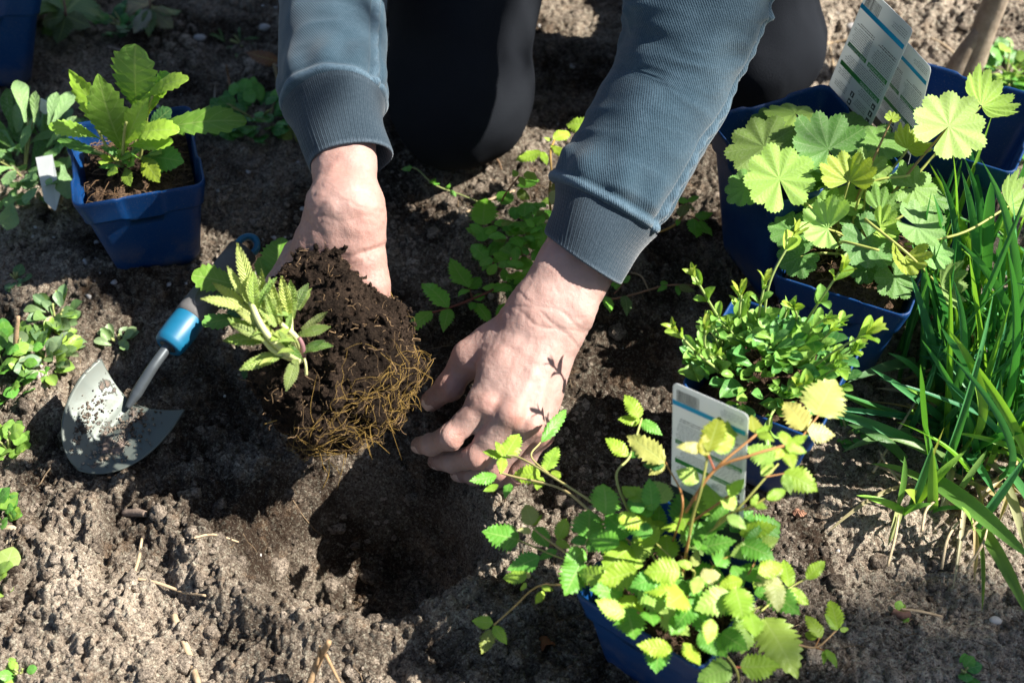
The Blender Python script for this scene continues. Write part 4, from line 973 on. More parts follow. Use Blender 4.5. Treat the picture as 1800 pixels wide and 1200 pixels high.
sprig(root, zb, .165, [(675, 190, 748, 58, Pk, 1.35), (638, 248, 555, 142, Pk, 1.3), (642, 250, 748, 268, Pk, 1.35), (520, 360, 412, 312, Pa, 1.4), (510, 372, 466, 422, Pa, 1.3), (555, 410, 680, 478, Yl, 1.5), (555, 415, 580, 492, Pa, 1.2),
   (432, 530, 455, 488, Yl), (440, 525, 492, 542, Yl), (490, 508, 560, 476, Yl), (345, 492, 405, 432, Yl, 1.1), (350, 485, 338, 450, Yl), (352, 490, 385, 482, Yl), (232, 440, 145, 400, Pa, 1.4), (330, 542, 370, 492, Pa, 1.5), (340, 572, 412, 622, Pa, 1.2)])
sprig(root, zb, .120, [(440, 692, 350, 720, Pa, 1.4), (445, 688, 535, 655, Pa, 1.3), (425, 650, 540, 600, Gr, 1.4), (420, 640, 425, 572, Gr, 1.4), (508, 790, 438, 832, Pk, 1.3), (505, 785, 550, 772, Pk, 1.5), (510, 800, 532, 935, Pk, 1.1), (395, 815, 306, 838, Yl, 1.3), (400, 810, 465, 760, Gr, 1.6),
   (205, 762, 148, 745, Yl), (215, 760, 228, 698, Pk), (240, 802, 315, 792, Pk, 1.4), (235, 800, 212, 868, Pa, 1.1), (352, 870, 215, 925, Pa, 1.4), (340, 862, 418, 925, Gr, 1.3), (300, 760, 345, 690, Gr, 1.3), (310, 720, 250, 680, Yl, 1.2), (360, 760, 400, 840, Gr, 1.2), (190, 640, 170, 560, Yl, 1.3), (160, 620, 90, 620, Yl, 1.3), (60, 560, 0, 540, Gr, 1.5), (110, 520, 60, 440, Pa, 1.4)])
sprig(root, zb, .085, [(572, 838, 552, 735, Yl), (640, 808, 708, 742, Yl, 1.1), (572, 850, 648, 905, Yl), (410, 945, 392, 1092, Pa, 1.2), (480, 960, 605, 1185, (.34, .46, .07), 1.35), (390, 1140, 540, 1132, Yl, 1.5), (352, 1140, 226, 1195, Pa, 1.3), (405, 945, 440, 1020, Yl)])
sprig(root, zb, .045, [(692, 1030, 632, 945, Yl, 1.1), (675, 1032, 632, 1012, Yl), (755, 1000, 705, 940, Yl), (757, 995, 728, 888, Yl), (765, 1002, 798, 995, Yl), (710, 1075, 752, 1145, Yl, .8), (705, 1080, 702, 1132, Yl, .7)])
for k in range(64):
    a = RL.uniform(0, 6.283); d = math.sqrt(RL.random())*.055; b = np.array([CS[0]+math.cos(a)*d+.006, CS[1]+math.sin(a)*d*.9, .095+RL.uniform(0, .035)])
    q = a+RL.uniform(-1, 1); L = RL.uniform(.015, .027); leaf(root, 'ast', b, b+np.array([math.cos(q)*L, math.sin(q)*L, RL.uniform(-.01, .012)]), Gr if RL.random() < .6 else Yl, w=RL.uniform(1, 1.35))
ORr, GY, RD = (.36, .17, .06), (.34, .34, .09), (.42, .12, .06)
for pts, r, c in (([(1110, 955, .085), (1085, 935, .095), (1040, 900, .10), (985, 858, .09), (905, 838, .086), (878, 830, .085)], .0014, (.42, .33, .15)), ([(1085, 935, .095), (1050, 890, .10), (975, 840, .10), (915, 805, .09), (890, 800, .088)], .0011, (.40, .36, .14)), ([(990, 850, .095), (935, 805, .09), (950, 777, .088)], .0009, (.42, .38, .14)),
     ([(1165, 1030, .085), (1090, 1025, .10), (1050, 1025, .095), (1000, 1028, .085), (945, 1030, .07), (905, 1065, .055), (868, 1098, .046)], .0011, (.42, .28, .10)), ([(1060, 1020, .095), (1000, 975, .09), (945, 935, .08), (932, 918, .076)], .0010, (.40, .30, .12)), ([(1050, 1000, .1), (980, 978, .08), (910, 948, .076)], .0009, GY),
     ([(1160, 1000, .085), (1085, 850, .12), (1108, 800, .126), (1128, 735, .127)], .0012, (.36, .38, .12)), ([(1180, 960, .1), (1200, 880, .16), (1170, 812, .13)], .0010, ORr), ([(1200, 1020, .085), (1215, 920, .15), (1232, 860, .18), (1245, 795, .20)], .0013, GY), ([(1195, 1030, .085), (1225, 880, .17), (1256, 826, .19), (1330, 763, .2)], .0013, ORr), ([(1205, 900, .16), (1256, 826, .19), (1320, 800, .2), (1378, 783, .2)], .0014, ORr), ([(1256, 826, .19), (1245, 800, .2)], .0009, RD),
     ([(1210, 920, .13), (1240, 900, .15), (1285, 868, .165)], .0011, (.30, .13, .06)), ([(1215, 960, .11), (1290, 900, .15), (1345, 840, .165), (1368, 815, .165)], .0011, GY), ([(1235, 965, .11), (1270, 910, .14), (1320, 890, .16), (1345, 876, .165)], .0012, (.36, .32, .08)), ([(1345, 838, .166), (1378, 832, .165)], .0008, ORr), ([(1440, 728, .165), (1418, 757, .165), (1405, 775, .18)], .0009, ORr),
     ([(1200, 1060, .085), (1220, 1010, .11), (1215, 1000, .12)], .0011, GY), ([(1190, 1070, .085), (1260, 990, .115), (1325, 963, .12)], .0010, (.40, .32, .07)), ([(1325, 963, .12), (1352, 1010, .12)], .0009, ORr), ([(1300, 1035, .11), (1320, 1000, .12), (1330, 980, .12)], .0009, ORr), ([(1330, 1080, .09), (1385, 1035, .085), (1420, 1015, .085)], .0009, GY), ([(1300, 1080, .1), (1340, 1065, .095)], .001, GY),
     ([(1200, 1080, .085), (1245, 1120, .095), (1292, 1172, .09), (1300, 1215, .07)], .0012, GY), ([(1292, 1172, .09), (1302, 1172, .088)], .001, RD), ([(1370, 1120, .06), (1405, 1133, .05), (1435, 1137, .045), (1455, 1122, .045), (1475, 1102, .045)], .0010, (.40, .25, .12)), ([(1432, 1137, .045), (1450, 1143, .045)], .0008, ORr), ([(1433, 1136, .045), (1441, 1120, .045)], .0008, ORr),
     ([(1175, 1060, .085), (1200, 1020, .1), (1185, 985, .11), (1130, 935, .115)], .0010, GY), ([(1185, 1070, .085), (1150, 1090, .11), (1120, 1075, .11)], .001, ORr)):
    stem(root, [P(*q) for q in pts], r*.78, r*.6, c, 22)

# ------------------------------------------------------------------ dark green toothed plant growing in the bed behind the hand
root = thing('bed_astilbe', 'leafy toothed plant growing in the bed between the knees and the reaching hand', 'plant', P(900, 430, 0)); upd()
D1, D2 = (.16, .46, .05), (.22, .55, .06)
sprig(root, zm, .022, [(280, 980, 142, 1105, D2, .95), (362, 966, 335, 1082, D1), (358, 958, 228, 840, D2), (460, 856, 368, 712, D2, .95), (465, 865, 518, 808, D1), (460, 870, 408, 905, D1, 1.1), (490, 920, 542, 885, D1), (485, 932, 472, 972, D1), (500, 940, 572, 1048, D1), (530, 548, 545, 418, D2, 1.2), (525, 612, 443, 566, D2), (522, 615, 605, 560, D1),
   (550, 716, 473, 648, D2), (550, 692, 592, 650, D1), (560, 702, 645, 622, D1), (560, 722, 528, 778, D1), (612, 862, 526, 862, D2, 1.1), (640, 830, 634, 762, D1), (655, 836, 745, 788, D2, 1.2), (662, 700, 566, 738, D1), (655, 940, 600, 1010, D1, 1.2), (735, 850, 650, 930, Dk, 1.5)], .004)
sprig(root, zm, .07, [(815, 188, 690, 232, Yl, 1.2), (822, 190, 848, 256, Yl), (872, 132, 832, 118, Yl), (880, 128, 965, 100, Yl), (1070, 70, 942, 56, Yl, 1.5), (935, 205, 865, 155, Yl), (985, 185, 1045, 150, Yl), (960, 240, 1005, 305, Yl), (880, 395, 935, 330, (.30, .30, .06)), (905, 380, 870, 450, Pk), (930, 330, 985, 280, Yl), (1000, 110, 1060, 130, (.30, .3, .05)), (930, 420, 990, 400, Pk), (700, 310, 678, 278, Yl), (740, 292, 800, 330, Yl), (712, 315, 742, 360, Yl)], .004)
for k in range(95):
    x = RL.gauss(760, 95); y = RL.gauss(590, 100)
    if (x-470)/1.1 < 0 or x > 930-.25*(y-560) or (x < 600 and y < 480): continue
    a = RL.uniform(0, 6.283); L = RL.uniform(55, 100); z = .02+.05*RL.random()
    leaf(root, 'ast', P(*zm(x, y), z), P(*zm(x+math.cos(a)*L, y+math.sin(a)*L*.7), z+RL.uniform(-.012, .008)), D1 if RL.random() < .6 else (D2 if RL.random() < .75 else (.22, .33, .05)), w=RL.uniform(.9, 1.25))
sprig(root, zm, .05, [(1545, 438, 1486, 420, D2), (1545, 435, 1602, 408, D2), (1530, 452, 1505, 510, (.2, .24, .05), 1.3), (1540, 450, 1575, 480, (.25, .25, .05), 1.3), (1580, 512, 1670, 490, D2), (1575, 520, 1588, 615, D2), (1602, 532, 1665, 605, D2), (1500, 520, 1490, 555, D2)], .004)
sprig(root, zm, .015, [(1190, 870, 1210, 790, D2), (1220, 835, 1258, 800, D2), (1230, 900, 1242, 1002, (.12, .2, .06)), (1140, 905, 1160, 985, D2), (1190, 850, 1150, 830, D2), (1440, 852, 1392, 880, D1), (1440, 850, 1410, 830, D2), (1500, 850, 1580, 880, (.2, .22, .06)), (1495, 845, 1500, 900, D1), (1130, 880, 1120, 840, D2)], .003)
for pts, r, c in (([zm(880, 620)+(.0,), zm(860, 400)+(.04,), zm(870, 300)+(.06,), zm(865, 190)+(.07,), zm(885, 130)+(.07,)], .0012, (.36, .22, .06)), ([zm(900, 600)+(.0,), zm(930, 330)+(.06,), zm(940, 250)+(.07,), zm(1000, 180)+(.07,)], .0012, (.38, .36, .08)), ([zm(620, 450)+(.02,), zm(640, 400)+(.05,), zm(710, 310)+(.07,)], .0009, (.3, .14, .06)),
    ([zm(700, 700)+(.01,), zm(620, 770)+(.018,), zm(545, 680)+(.022,), zm(510, 610)+(.022,), zm(530, 545)+(.022,)], .0009, (.16, .07, .04)), ([zm(720, 800)+(.01,), zm(600, 860)+(.02,), zm(480, 915)+(.022,), zm(360, 960)+(.022,), zm(280, 982)+(.022,)], .0011, (.18, .06, .04)), ([zm(480, 915)+(.022,), zm(465, 865)+(.022,)], .0008, (.18, .06, .04)),
    ([zm(1200, 640)+(.02,), zm(1340, 596)+(.03,), zm(1430, 575)+(.04,), zm(1500, 530)+(.05,), zm(1540, 445)+(.05,)], .0012, (.36, .22, .06)), ([zm(1540, 505)+(.05,), zm(1580, 515)+(.05,), zm(1605, 535)+(.05,)], .0008, (.2, .1, .05)), ([zm(1090, 925)+(.01,), zm(1230, 905)+(.015,), zm(1420, 852)+(.016,), zm(1520, 845)+(.016,), zm(1580, 850)+(.014,)], .0010, (.26, .14, .08)), ([zm(1180, 890)+(.015,), zm(1225, 840)+(.018,)], .0007, (.22, .1, .06)),
    ([zm(130, 275)+(.01,), zm(200, 270)+(.014,), zm(290, 350)+(.012,), zm(420, 400)+(.01,), zm(520, 440)+(.012,)], .0008, (.32, .36, .14))):
    stem(root, [P(*q) for q in pts], r, r*.8, c, 16)
sprig(root, zm, .016, [(270, 345, 300, 318, D2), (290, 350, 320, 345, D1), (350, 375, 370, 345, D2), (370, 380, 400, 410, D2), (180, 268, 130, 275, D1)], .002)

# ------------------------------------------------------------------ seedling in the left pot
zl = lambda x, y: (x/2.6096, y/2.6096)
root = thing('chrysanthemum_seedling', 'leafy seedling with broad lobed leaves standing in the left pot', 'plant', (POT_L[0], POT_L[1], .09)); upd()
ML, MD = (.36, .56, .06), (.16, .38, .07)
for bx, by, zb0, tx, ty, zt, c, w, vr in ((575, 700, .10, 315, 318, .175, ML, .8, 3), (570, 700, .10, 448, 338, .185, (.22, .38, .06), 1.2, 2), (640, 560, .12, 622, 203, .205, (.19, .36, .085), 1.35, 0), (575, 690, .11, 682, 448, .165, ML, 1.0, 2), (600, 500, .15, 765, 418, .165, ML, .9, 0), (670, 470, .15, 866, 362, .185, ML, .95, 1), (690, 500, .14, 775, 335, .18, MD, 1.1, 0),
    (575, 650, .11, 824, 600, .14, ML, 1.0, 1), (560, 680, .11, 795, 652, .13, ML, .8, 0), (640, 640, .11, 1132, 558, .14, (.17, .34, .06), .85, 1), (480, 650, .105, 222, 580, .135, ML, .8, 1), (560, 750, .095, 265, 642, .11, MD, .5, 0), (660, 720, .098, 845, 745, .105, MD, 1.9, 2), (650, 715, .100, 735, 838, .10, (.36, .45, .05), 1.3, 2), (575, 770, .095, 602, 855, .097, (.30, .42, .05), 1.3, 2), (570, 765, .095, 452, 768, .097, MD, .8, 2),
    (560, 720, .10, 462, 672, .11, MD, 1.0, 2), (500, 560, .12, 410, 445, .15, MD, 1.0, 1), (660, 620, .11, 785, 500, .13, (.07, .19, .06), 1.4, 0), (655, 600, .12, 760, 560, .13, MD, 1.1, 2), (600, 640, .11, 540, 600, .12, (.07, .18, .05), 1.2, 2), (620, 680, .11, 700, 620, .12, (.08, .2, .05), 1.2, 0), (480, 620, .115, 440, 480, .155, MD, .9, 3), (570, 620, .115, 500, 500, .15, (.1, .25, .06), 1., 0), (680, 560, .13, 740, 440, .16, ML, .8, 1)):
    leaf(root, 'mum', P(*zl(bx, by), zb0), P(*zl(tx, ty), zt), c, w=w*.82, var=vr, n=np.array([0, -.35, .8])+VIEW*.3+np.array([RL.uniform(-.2, .2), 0, 0]))
for pts in ([(565, 760, .085), (565, 690, .11), (572, 600, .135), (580, 560, .145)], [(640, 740, .085), (660, 620, .115), (680, 500, .15), (700, 440, .165)], [(560, 760, .085), (500, 690, .105), (440, 580, .13)], [(600, 760, .085), (620, 650, .11), (640, 540, .13)], [(560, 765, .086), (500, 720, .1), (430, 690, .108)]):
    stem(root, [P(*zl(q[0], q[1]), q[2]) for q in pts], .0016, .0011, (.36, .38, .12), 16)
for k in range(16):
    x, y = 575+RL.gauss(0, 45), 740+RL.gauss(0, 25); a = RL.uniform(0, 6.28); L = RL.uniform(35, 70)
    leaf(root, 'mum', P(*zl(x, y), .096), P(*zl(x+math.cos(a)*L, y+math.sin(a)*L*.7-20), .108), ML if RL.random() < .5 else MD, w=1.2, var=2)

# ------------------------------------------------------------------ serrated seedling in the bed behind the trowel grip
zr = lambda x, y: (320+x/2.069, 260+y/2.069)
root = thing('bed_seedling', 'serrated green seedling in the bed beside the trowel grip', 'plant', P(450, 520, 0)); upd()
for bx, by, tx, ty, z, c, w, vr in ((260, 520, 36, 462, .045, (.22, .38, .06), 1.15, 0), (340, 490, 365, 325, .04, (.17, .36, .05), 1.9, 2), (310, 500, 278, 398, .035, MD, 1.4, 2), (250, 620, 74, 645, .03, MD, 1.1, 0), (260, 560, 110, 560, .035, (.07, .2, .05), 1.2, 0), (270, 600, 160, 600, .03, (.06, .18, .07), 1.2, 2), (330, 520, 420, 420, .035, MD, 1.3, 2), (260, 800, 225, 840, .01, (.05, .17, .06), 1.2, 2)):
    leaf(root, 'mum', P(*zr(bx, by), z+.016), P(*zr(tx, ty), z+.030), c, w=w, var=vr)
stem(root, [P(*zr(300, 580), -.01), P(*zr(290, 540), .03), P(*zr(300, 500), .06)], .0018, .0012, (.3, .34, .1))
# ------------------------------------------------------------------ root ball lifted out of its pot, and the young plant growing in it
RBC = P(598, 628, .098)
root = thing('root_ball', 'dark peat root ball with golden matted roots, held over the hole', 'root ball', RBC); upd()
ra = P(520, 600, .120)-P(690, 660, .075); ra /= np.linalg.norm(ra)            # axis: base of the former pot -> planted top (up and to the left)
rn = np.array([-.25, -.50, .83]); rn -= ra*np.dot(rn, ra)*.0; rn /= np.linalg.norm(rn)
def sdfK(p):
    d = smin(ball((p-P(585, 610, .105))*np.array([1, 1, 1.25]), (0, 0, 0), .050), ball((p-P(618, 668, .086))*np.array([1, 1, 1.2]), (0, 0, 0), .036), .03)
    d = smin(d, cone(p, P(580, 560, .118), P(585, 475, .128), .027, .017), .022)
    d = smin(d, cone(p, P(530, 500, .115), P(590, 462, .127), .016, .014), .015)
    d = smin(d, cone(p, P(505, 682, .098), P(555, 718, .086), .024, .026), .022)
    d = smin(d, cone(p, P(556, 722, .080), P(664, 654, .080), .026, .025), .02)
    d = smin(d, cone(p, P(660, 592, .092), P(680, 636, .082), .018, .017), .02)
    d = smin(d, cone(p, P(618, 560, .108), P(664, 600, .100), .017, .016), .02)
    d = smin(d, cone(p, P(622, 512, .118), P(640, 488, .124), .0065, .0035), .004)
    n = .0075*vn(p*42, 130)+.0050*vn(p*95, 131)+.0042*vn(p*210, 132)+.0026*vn(p*430, 133)
    return d-n
v, f = surfnet(RBC-np.array([.095, .105, .085]), RBC+np.array([.095, .115, .085]), .0015, sdfK)
me = mesh('peat', v, f)
part('peat', me, M_PEAT, root)
# surface points for loose bits and roots
bm_n = np.empty(len(me.vertices)*3); me.vertices.foreach_get('normal', bm_n); vnrm = bm_n.reshape(-1, 3)
rs = np.random.RandomState(12)
mb = MB(); v0, f0 = ico(1)
for i in rs.choice(len(v), 1500, replace=False):
    if vnrm[i, 2] < -.2 and rs.rand() < .6: continue
    s = .0007+.0016*rs.rand()**2; q = v0*(1+.35*rs.randn(len(v0), 1))*s*np.array([1, 1, .8]); mb.add(q+v[i]+vnrm[i]*s*.5, f0)
part('peat_crumbs', mb.build('peat_crumbs', False), M_PEAT, root, kind='stuff')
fib = MB()
for i in rs.choice(len(v), 800, replace=False):
    if vnrm[i, 1]*-.67+vnrm[i, 2]*.74 < -.1: continue
    t = rs.randn(3); t -= vnrm[i]*np.dot(t, vnrm[i])*.8; t /= np.linalg.norm(t); L = .003+.011*rs.rand()**1.5; q = v[i]+vnrm[i]*.0008; pts = [q]
    for k in range(4):
        t = t+rs.randn(3)*.45; t /= np.linalg.norm(t); q = q+t*L/4; pts.append(q)
    fib.add(*tube(pts, .00012+.00016*rs.rand()**2, 9, 3))
part('peat_fibres', fib.build('peat_fibres'), M_BARK, root, kind='stuff', color=(.34, .225, .125))
# matted roots around what was the bottom of the pot (towards lower right)
low = P(655, 705, .075); gold = MB(); fine = MB()
wgt = np.array([PX(q) for q in v[::7]]); idx = np.arange(0, len(v), 7)
score = ((wgt[:, 0]-600)*.75+(wgt[:, 1]-640)*.9)
# points of the lower right rim
cand = idx[(score > 62) & (vnrm[idx] @ (-FW) > -.15)]
def crawl(p, d, n, step):
    pts = [p]; 
    for k in range(n):
        d = d+rs.randn(3)*.24; q = pts[-1]+d/np.linalg.norm(d)*step
        j = np.argmin(((v[::3]-q)**2).sum(1))*3; q = v[j]+vnrm[j]*.0016+rs.randn(3)*.0008; d = .6*d/np.linalg.norm(d)+.4*(q-pts[-1])/max(1e-6, np.linalg.norm(q-pts[-1])); pts.append(q)
    return pts
tan0 = P(735, 640, .08)-P(560, 770, .08); tan0 /= np.linalg.norm(tan0)
for k in range(200):
    i = cand[rs.randint(len(cand))]; p = v[i]+vnrm[i]*.001; d = tan0*(1 if rs.rand() < .5 else -1)+rs.randn(3)*.55
    pts = crawl(p, d, rs.randint(5, 10), .0062); (gold if rs.rand() < .62 else fine).add(*tube(pts, [.00014, .00011, .00007], len(pts)*3, 3))
for k in range(60):
    i = cand[rs.randint(len(cand))]; p = v[i]; o = vnrm[i]*.5+np.array([rs.uniform(-.2, .6), rs.uniform(-.5, .2), rs.uniform(-.9, .2)]); L = .006+.02*rs.rand()**2
    gold.add(*tube([p, p+o*L*.5+rs.randn(3)*.002, p+o*L+rs.randn(3)*.004+np.array([0, 0, -L*.3])], [.0003, .00022, .00012], 9, 3))
for (pts, r) in (([(690, 545, .10), (700, 570, .105), (722, 590, .10), (738, 640, .09)], .00035), ([(700, 535, .10), (702, 560, .10), (715, 580, .10)], .0003), ([(575, 790, .06), (578, 830, .04), (566, 860, .02)], .0004), ([(648, 770, .06), (650, 800, .05)], .0003), ([(465, 745, .09), (490, 738, .09), (520, 742, .088)], .0004), ([(668, 560, .1), (690, 530, .11), (686, 512, .11)], .0003), ([(630, 485, .12), (636, 500, .122), (625, 520, .12)], .0003)):
    gold.add(*tube([P(*q) for q in pts], r, 12, 3))
part('golden_roots', gold.build('golden_roots'), M_ROOT, root, kind='stuff', color=(.33, .205, .055))
part('pale_roots', fine.build('pale_roots'), M_ROOT, root, kind='stuff', color=(.20, .125, .06))

root = thing('young_sage', 'young crinkled leaf plant growing out of the lifted root ball', 'plant', P(530, 640, .15)); upd()
zr = lambda x, y: (320+x/2.069, 260+y/2.069)
CY, CG, CD = (.62, .74, .20), (.42, .60, .13), (.15, .30, .06)
for bx, by, z0, tx, ty, z1, c, w, vr in ((262, 560, .185, 200, 345, .215, CY, .9, 0), (250, 570, .183, 163, 428, .205, CY, .9, 2), (250, 590, .182, 66, 548, .195, CY, 1.0, 0), (268, 590, .184, 262, 448, .205, CG, 1.2, 1), (275, 585, .184, 345, 470, .20, CG, .9, 1), (290, 600, .18, 345, 482, .195, CY, .8, 3), (345, 640, .172, 305, 528, .195, CG, 1.1, 0), (360, 640, .172, 325, 490, .20, CY, .9, 2),
     (395, 620, .170, 362, 465, .20, CY, 1.1, 0), (400, 620, .170, 395, 480, .195, CG, 1.3, 2), (400, 600, .168, 460, 492, .178, (.20, .30, .075), 1.3, 0), (425, 590, .168, 472, 510, .175, CG, 1.2, 3), (425, 680, .160, 541, 650, .165, (.30, .40, .10), 1.35, 0), (435, 660, .160, 530, 595, .170, (.30, .38, .1), 1.2, 2), (440, 745, .155, 550, 720, .158, CD, 1.4, 1), (440, 735, .155, 520, 700, .162, CD, 1.2, 0),
     (370, 750, .158, 208, 808, .160, CG, 1.25, 0), (330, 755, .160, 280, 790, .165, CY, 1.1, 2), (415, 768, .155, 378, 885, .150, (.27, .36, .10), 1.4, 1), (310, 700, .165, 148, 700, .165, CG, 1.35, 0), (300, 690, .172, 165, 618, .180, CG, 1.3, 2), (300, 700, .175, 175, 640, .178, CY, .9, 3), (280, 640, .170, 165, 515, .175, CD, 1.4, 3), (330, 690, .170, 240, 650, .180, CY, 1.0, 0), (350, 690, .165, 410, 690, .17, CY, .9, 1), (340, 700, .165, 440, 770, .162, CD, 1.0, 1),
     (310, 640, .170, 225, 560, .18, CG, 1.3, 1), (380, 680, .165, 400, 600, .178, CG, 1.2, 1), (290, 640, .172, 215, 600, .175, (.2, .3, .06), 1.3, 2), (420, 700, .158, 370, 640, .17, CG, 1.0, 3)):
    leaf(root, 'cri', P(*zr(bx, by), z0-.012), P(*zr(tx, ty), z1-.012), c, w=w*1.02, var=vr)
for k in range(16):
    x, y = RL.uniform(230, 420), RL.uniform(560, 740); a = RL.uniform(1.6, 4.2); L = RL.uniform(60, 105)
    leaf(root, 'cri', P(*zr(x, y), .158), P(*zr(x+math.cos(a)*L, y-math.sin(a)*L*.9), .168), (CY, CG, CG)[RL.randrange(3)], w=1.1)
for (bx, by, tx, ty, z1) in ((270, 590, 225, 400, .205), (285, 600, 290, 440, .20), (330, 610, 318, 470, .198), (250, 580, 110, 490, .19), (300, 660, 190, 580, .185), (340, 650, 260, 520, .19)):
    leaf(root, 'cri', P(*zr(bx, by), .165), P(*zr(tx, ty), z1-.012), CY, w=1.05)
for pts, r in (([(430, 770, .135), (400, 755, .145), (330, 700, .162), (285, 640, .170), (250, 560, .176)], .0030), ([(440, 760, .135), (415, 690, .150), (360, 640, .162)], .0026), ([(430, 760, .135), (400, 690, .15), (395, 610, .160)], .0022), ([(430, 775, .136), (340, 740, .15), (290, 690, .163)], .0026), ([(452, 825, .13), (450, 790, .137), (445, 765, .14)], .0012)):
    stem(root, [P(*zr(q[0], q[1]), q[2]) for q in pts], r, r*.7, (.50, .52, .24), 16, 8)
stem(root, [P(*zr(440, 765), .136), P(*zr(438, 720), .148), P(*zr(425, 690), .154)], .0022, .0016, (.24, .12, .13), 10, 8)

# ------------------------------------------------------------------ trowel
def trowel():
    A = P(138, 824, .009); B = P(436, 446, .040); L = np.linalg.norm(B-A); y = (B-A)/L
    up = np.array([0, 0, 1.]); x = np.cross(y, up); x /= np.linalg.norm(x); n = np.cross(x, y)
    rl = R(20); x, n = x*math.cos(rl)-n*math.sin(rl), n*math.cos(rl)+x*math.sin(rl)     # rolled so that the left wing stands up
    M = Matrix(((x[0], y[0], n[0], A[0]), (x[1], y[1], n[1], A[1]), (x[2], y[2], n[2], A[2]), (0, 0, 0, 1)))
    t = thing('garden_trowel', 'steel garden trowel with soil on its blade and a grey and turquoise grip', 'trowel', A); t.matrix_world = M; upd()
    def mk(name, me, mt):
        o = bpy.data.objects.new(name, me); COL.objects.link(o); o.parent = t; me.materials.append(mt); return o
    # blade: tip at y = 0, shoulders at y = bl
    bl = .083; half = .041; nu, nv = 41, 60; V = []; F = []; D = []
    for i in range(nv):
        q = i/(nv-1)
        for j in range(nu):
            u = -1+2*j/(nu-1); w = half*(1-(1-min(1, q/.80))**2.3)**.55*(1.0-.04*max(0, q-.8)/.2)
            yy = q*bl*(1-.0) - .0; sh = max(0, (q-.80)/.20)
            yy = q*bl-sh**1.5*.013*(1-abs(u)**1.6)*(1 if abs(u) > .0 else 1)      # the back edge sweeps in from the two points to the neck
            xx = u*w; z = .015*abs(u)**1.9*(w/half)**1.3*(.45+.55*min(1, q*1.4))-.0035*math.exp(-(u/.13)**2)*min(1, q*2)+.010*(1-q)**3*0-.004*q
            V.append((xx, yy, z)); D.append(.28*math.exp(-((u+.50)/.22)**2)*(1-abs(q-.45)*1.2)+.36*math.exp(-((u-.28-.1*q)/.42)**2)*(1-.9*abs(q-.55))+.12*(1-q)+.22*math.exp(-((abs(u)-1)/.08)**2)*(u < 0)*(q > .3))
    F = [(i*nu+j, i*nu+j+1, (i+1)*nu+j+1, (i+1)*nu+j) for i in range(nv-1) for j in range(nu-1)]
    me = mesh('blade', V, F); attr(me, 'dirt', np.array(D)); o = mk('blade', me, M_STEEL); so = o.modifiers.new('thick', 'SOLIDIFY'); so.thickness = .0016; so.offset = -1
    # loose soil lying in the blade
    rs_ = np.random.RandomState(4); mb = MB(); v0, f0 = ico(1); Va = np.array(V)
    for k in range(420):
        u, q = rs_.normal(.26, .24), rs_.normal(.50, .22)
        if rs_.rand() < .35: u, q = rs_.normal(-.52, .10), rs_.normal(.42, .16)
        if not (-.85 < u < .95 and .06 < q < .93): continue
        p = Va[int(round(q*(nv-1)))*nu+int(round((u+1)/2*(nu-1)))]; s = .0004+.0011*rs_.rand()**2.5
        mb.add(v0*(1+.3*rs_.randn(len(v0), 1))*s+p+np.array([0, 0, .0006+.0012*rs_.rand()*(u > 0)]), f0)
    o = mb.build('soil_on_blade', False); o = mk('soil_on_blade', o, M_CRUMB); o['kind'] = 'stuff'
    # neck
    mb = MB(); c0 = bl-.020; mb.add(*tube([(0, c0, -.002), (0, c0+.012, .004), (0, bl+.002, .010), (0, bl+.016, .0165), (0, bl+.036, .0195)], [.0022, .0046, .0045, .0042, .0042], 30, 14)); 
    nk = mk('neck', mb.build('neck'), M_NECK)
    y0, y1 = .116, L
    def lathe(rings, mt, name, zc=.0195, ex=1.08, n=28):
        rings = [(yy, r*.80, dz) for yy, r, dz in rings]; V = []; m = len(rings); a = np.linspace(0, 2*np.pi, n, endpoint=False)
        for (yy, r, dz) in rings: V.append(np.column_stack([np.cos(a)*r*ex, np.full(n, yy), zc+dz+np.sin(a)*r]))
        F = [(i*n+j, i*n+(j+1) % n, (i+1)*n+(j+1) % n, (i+1)*n+j) for i in range(m-1) for j in range(n)]+[tuple(range(n-1, -1, -1)), tuple((m-1)*n+j for j in range(n))]
        return mk(name, mesh(name, np.vstack(V), F), mt)
    lathe([(y0+.001, .0085, 0), (y0, .0115, 0), (y0+.0015, .0140, 0), (y0+.006, .0152, 0), (y0+.020, .0158, 0), (y0+.032, .0154, 0), (y0+.0335, .0146, 0)], M_TEAL, 'collar')
    lathe([(y0+.0005, .0084, 0), (y0+.0015, .0070, 0), (y0+.004, .0060, 0)], M_INK, 'collar_hole')
    g = lathe([(y0+.031, .0148, 0), (y0+.0315, .0160, 0), (y0+.036, .0163, 0), (y0+.055, .0160, -.0004), (y0+.072, .0146, 0), (y0+.09, .0150, .0006), (y0+.108, .0148, .0002), (y1-.022, .0130, 0), (y1-.014, .0112, 0), (y1-.010, .0085, 0), (y1-.009, .004, 0)], M_GRIP, 'grip')
    V = []; F = []; n = 28                                                        # thumb rest: an oval pad let into the grip
    for k, (s, h) in enumerate(((1., 0), (.96, .0014), (.84, .0018), (.74, .0007), (.3, -.0002), (.01, -.0003))):
        for j in range(n):
            a = 2*math.pi*j/n; xx = math.cos(a)*.0085*s; xx *= .8; V.append((xx, y0+.052+math.sin(a)*.0140*s, .0195+math.sqrt(.0134**2-xx**2)-.0007+h))
    F = [(i*n+j, i*n+(j+1) % n, (i+1)*n+(j+1) % n, (i+1)*n+j) for i in range(5) for j in range(n)]; mk('thumb_rest', mesh('thumb_rest', V, F), M_GRIP)
    a = np.linspace(0, 2*np.pi, 30, endpoint=False); c = [( .0078*math.cos(q), y1-.005+.0105*math.sin(q), .0195) for q in a]
    V = []; m = 12
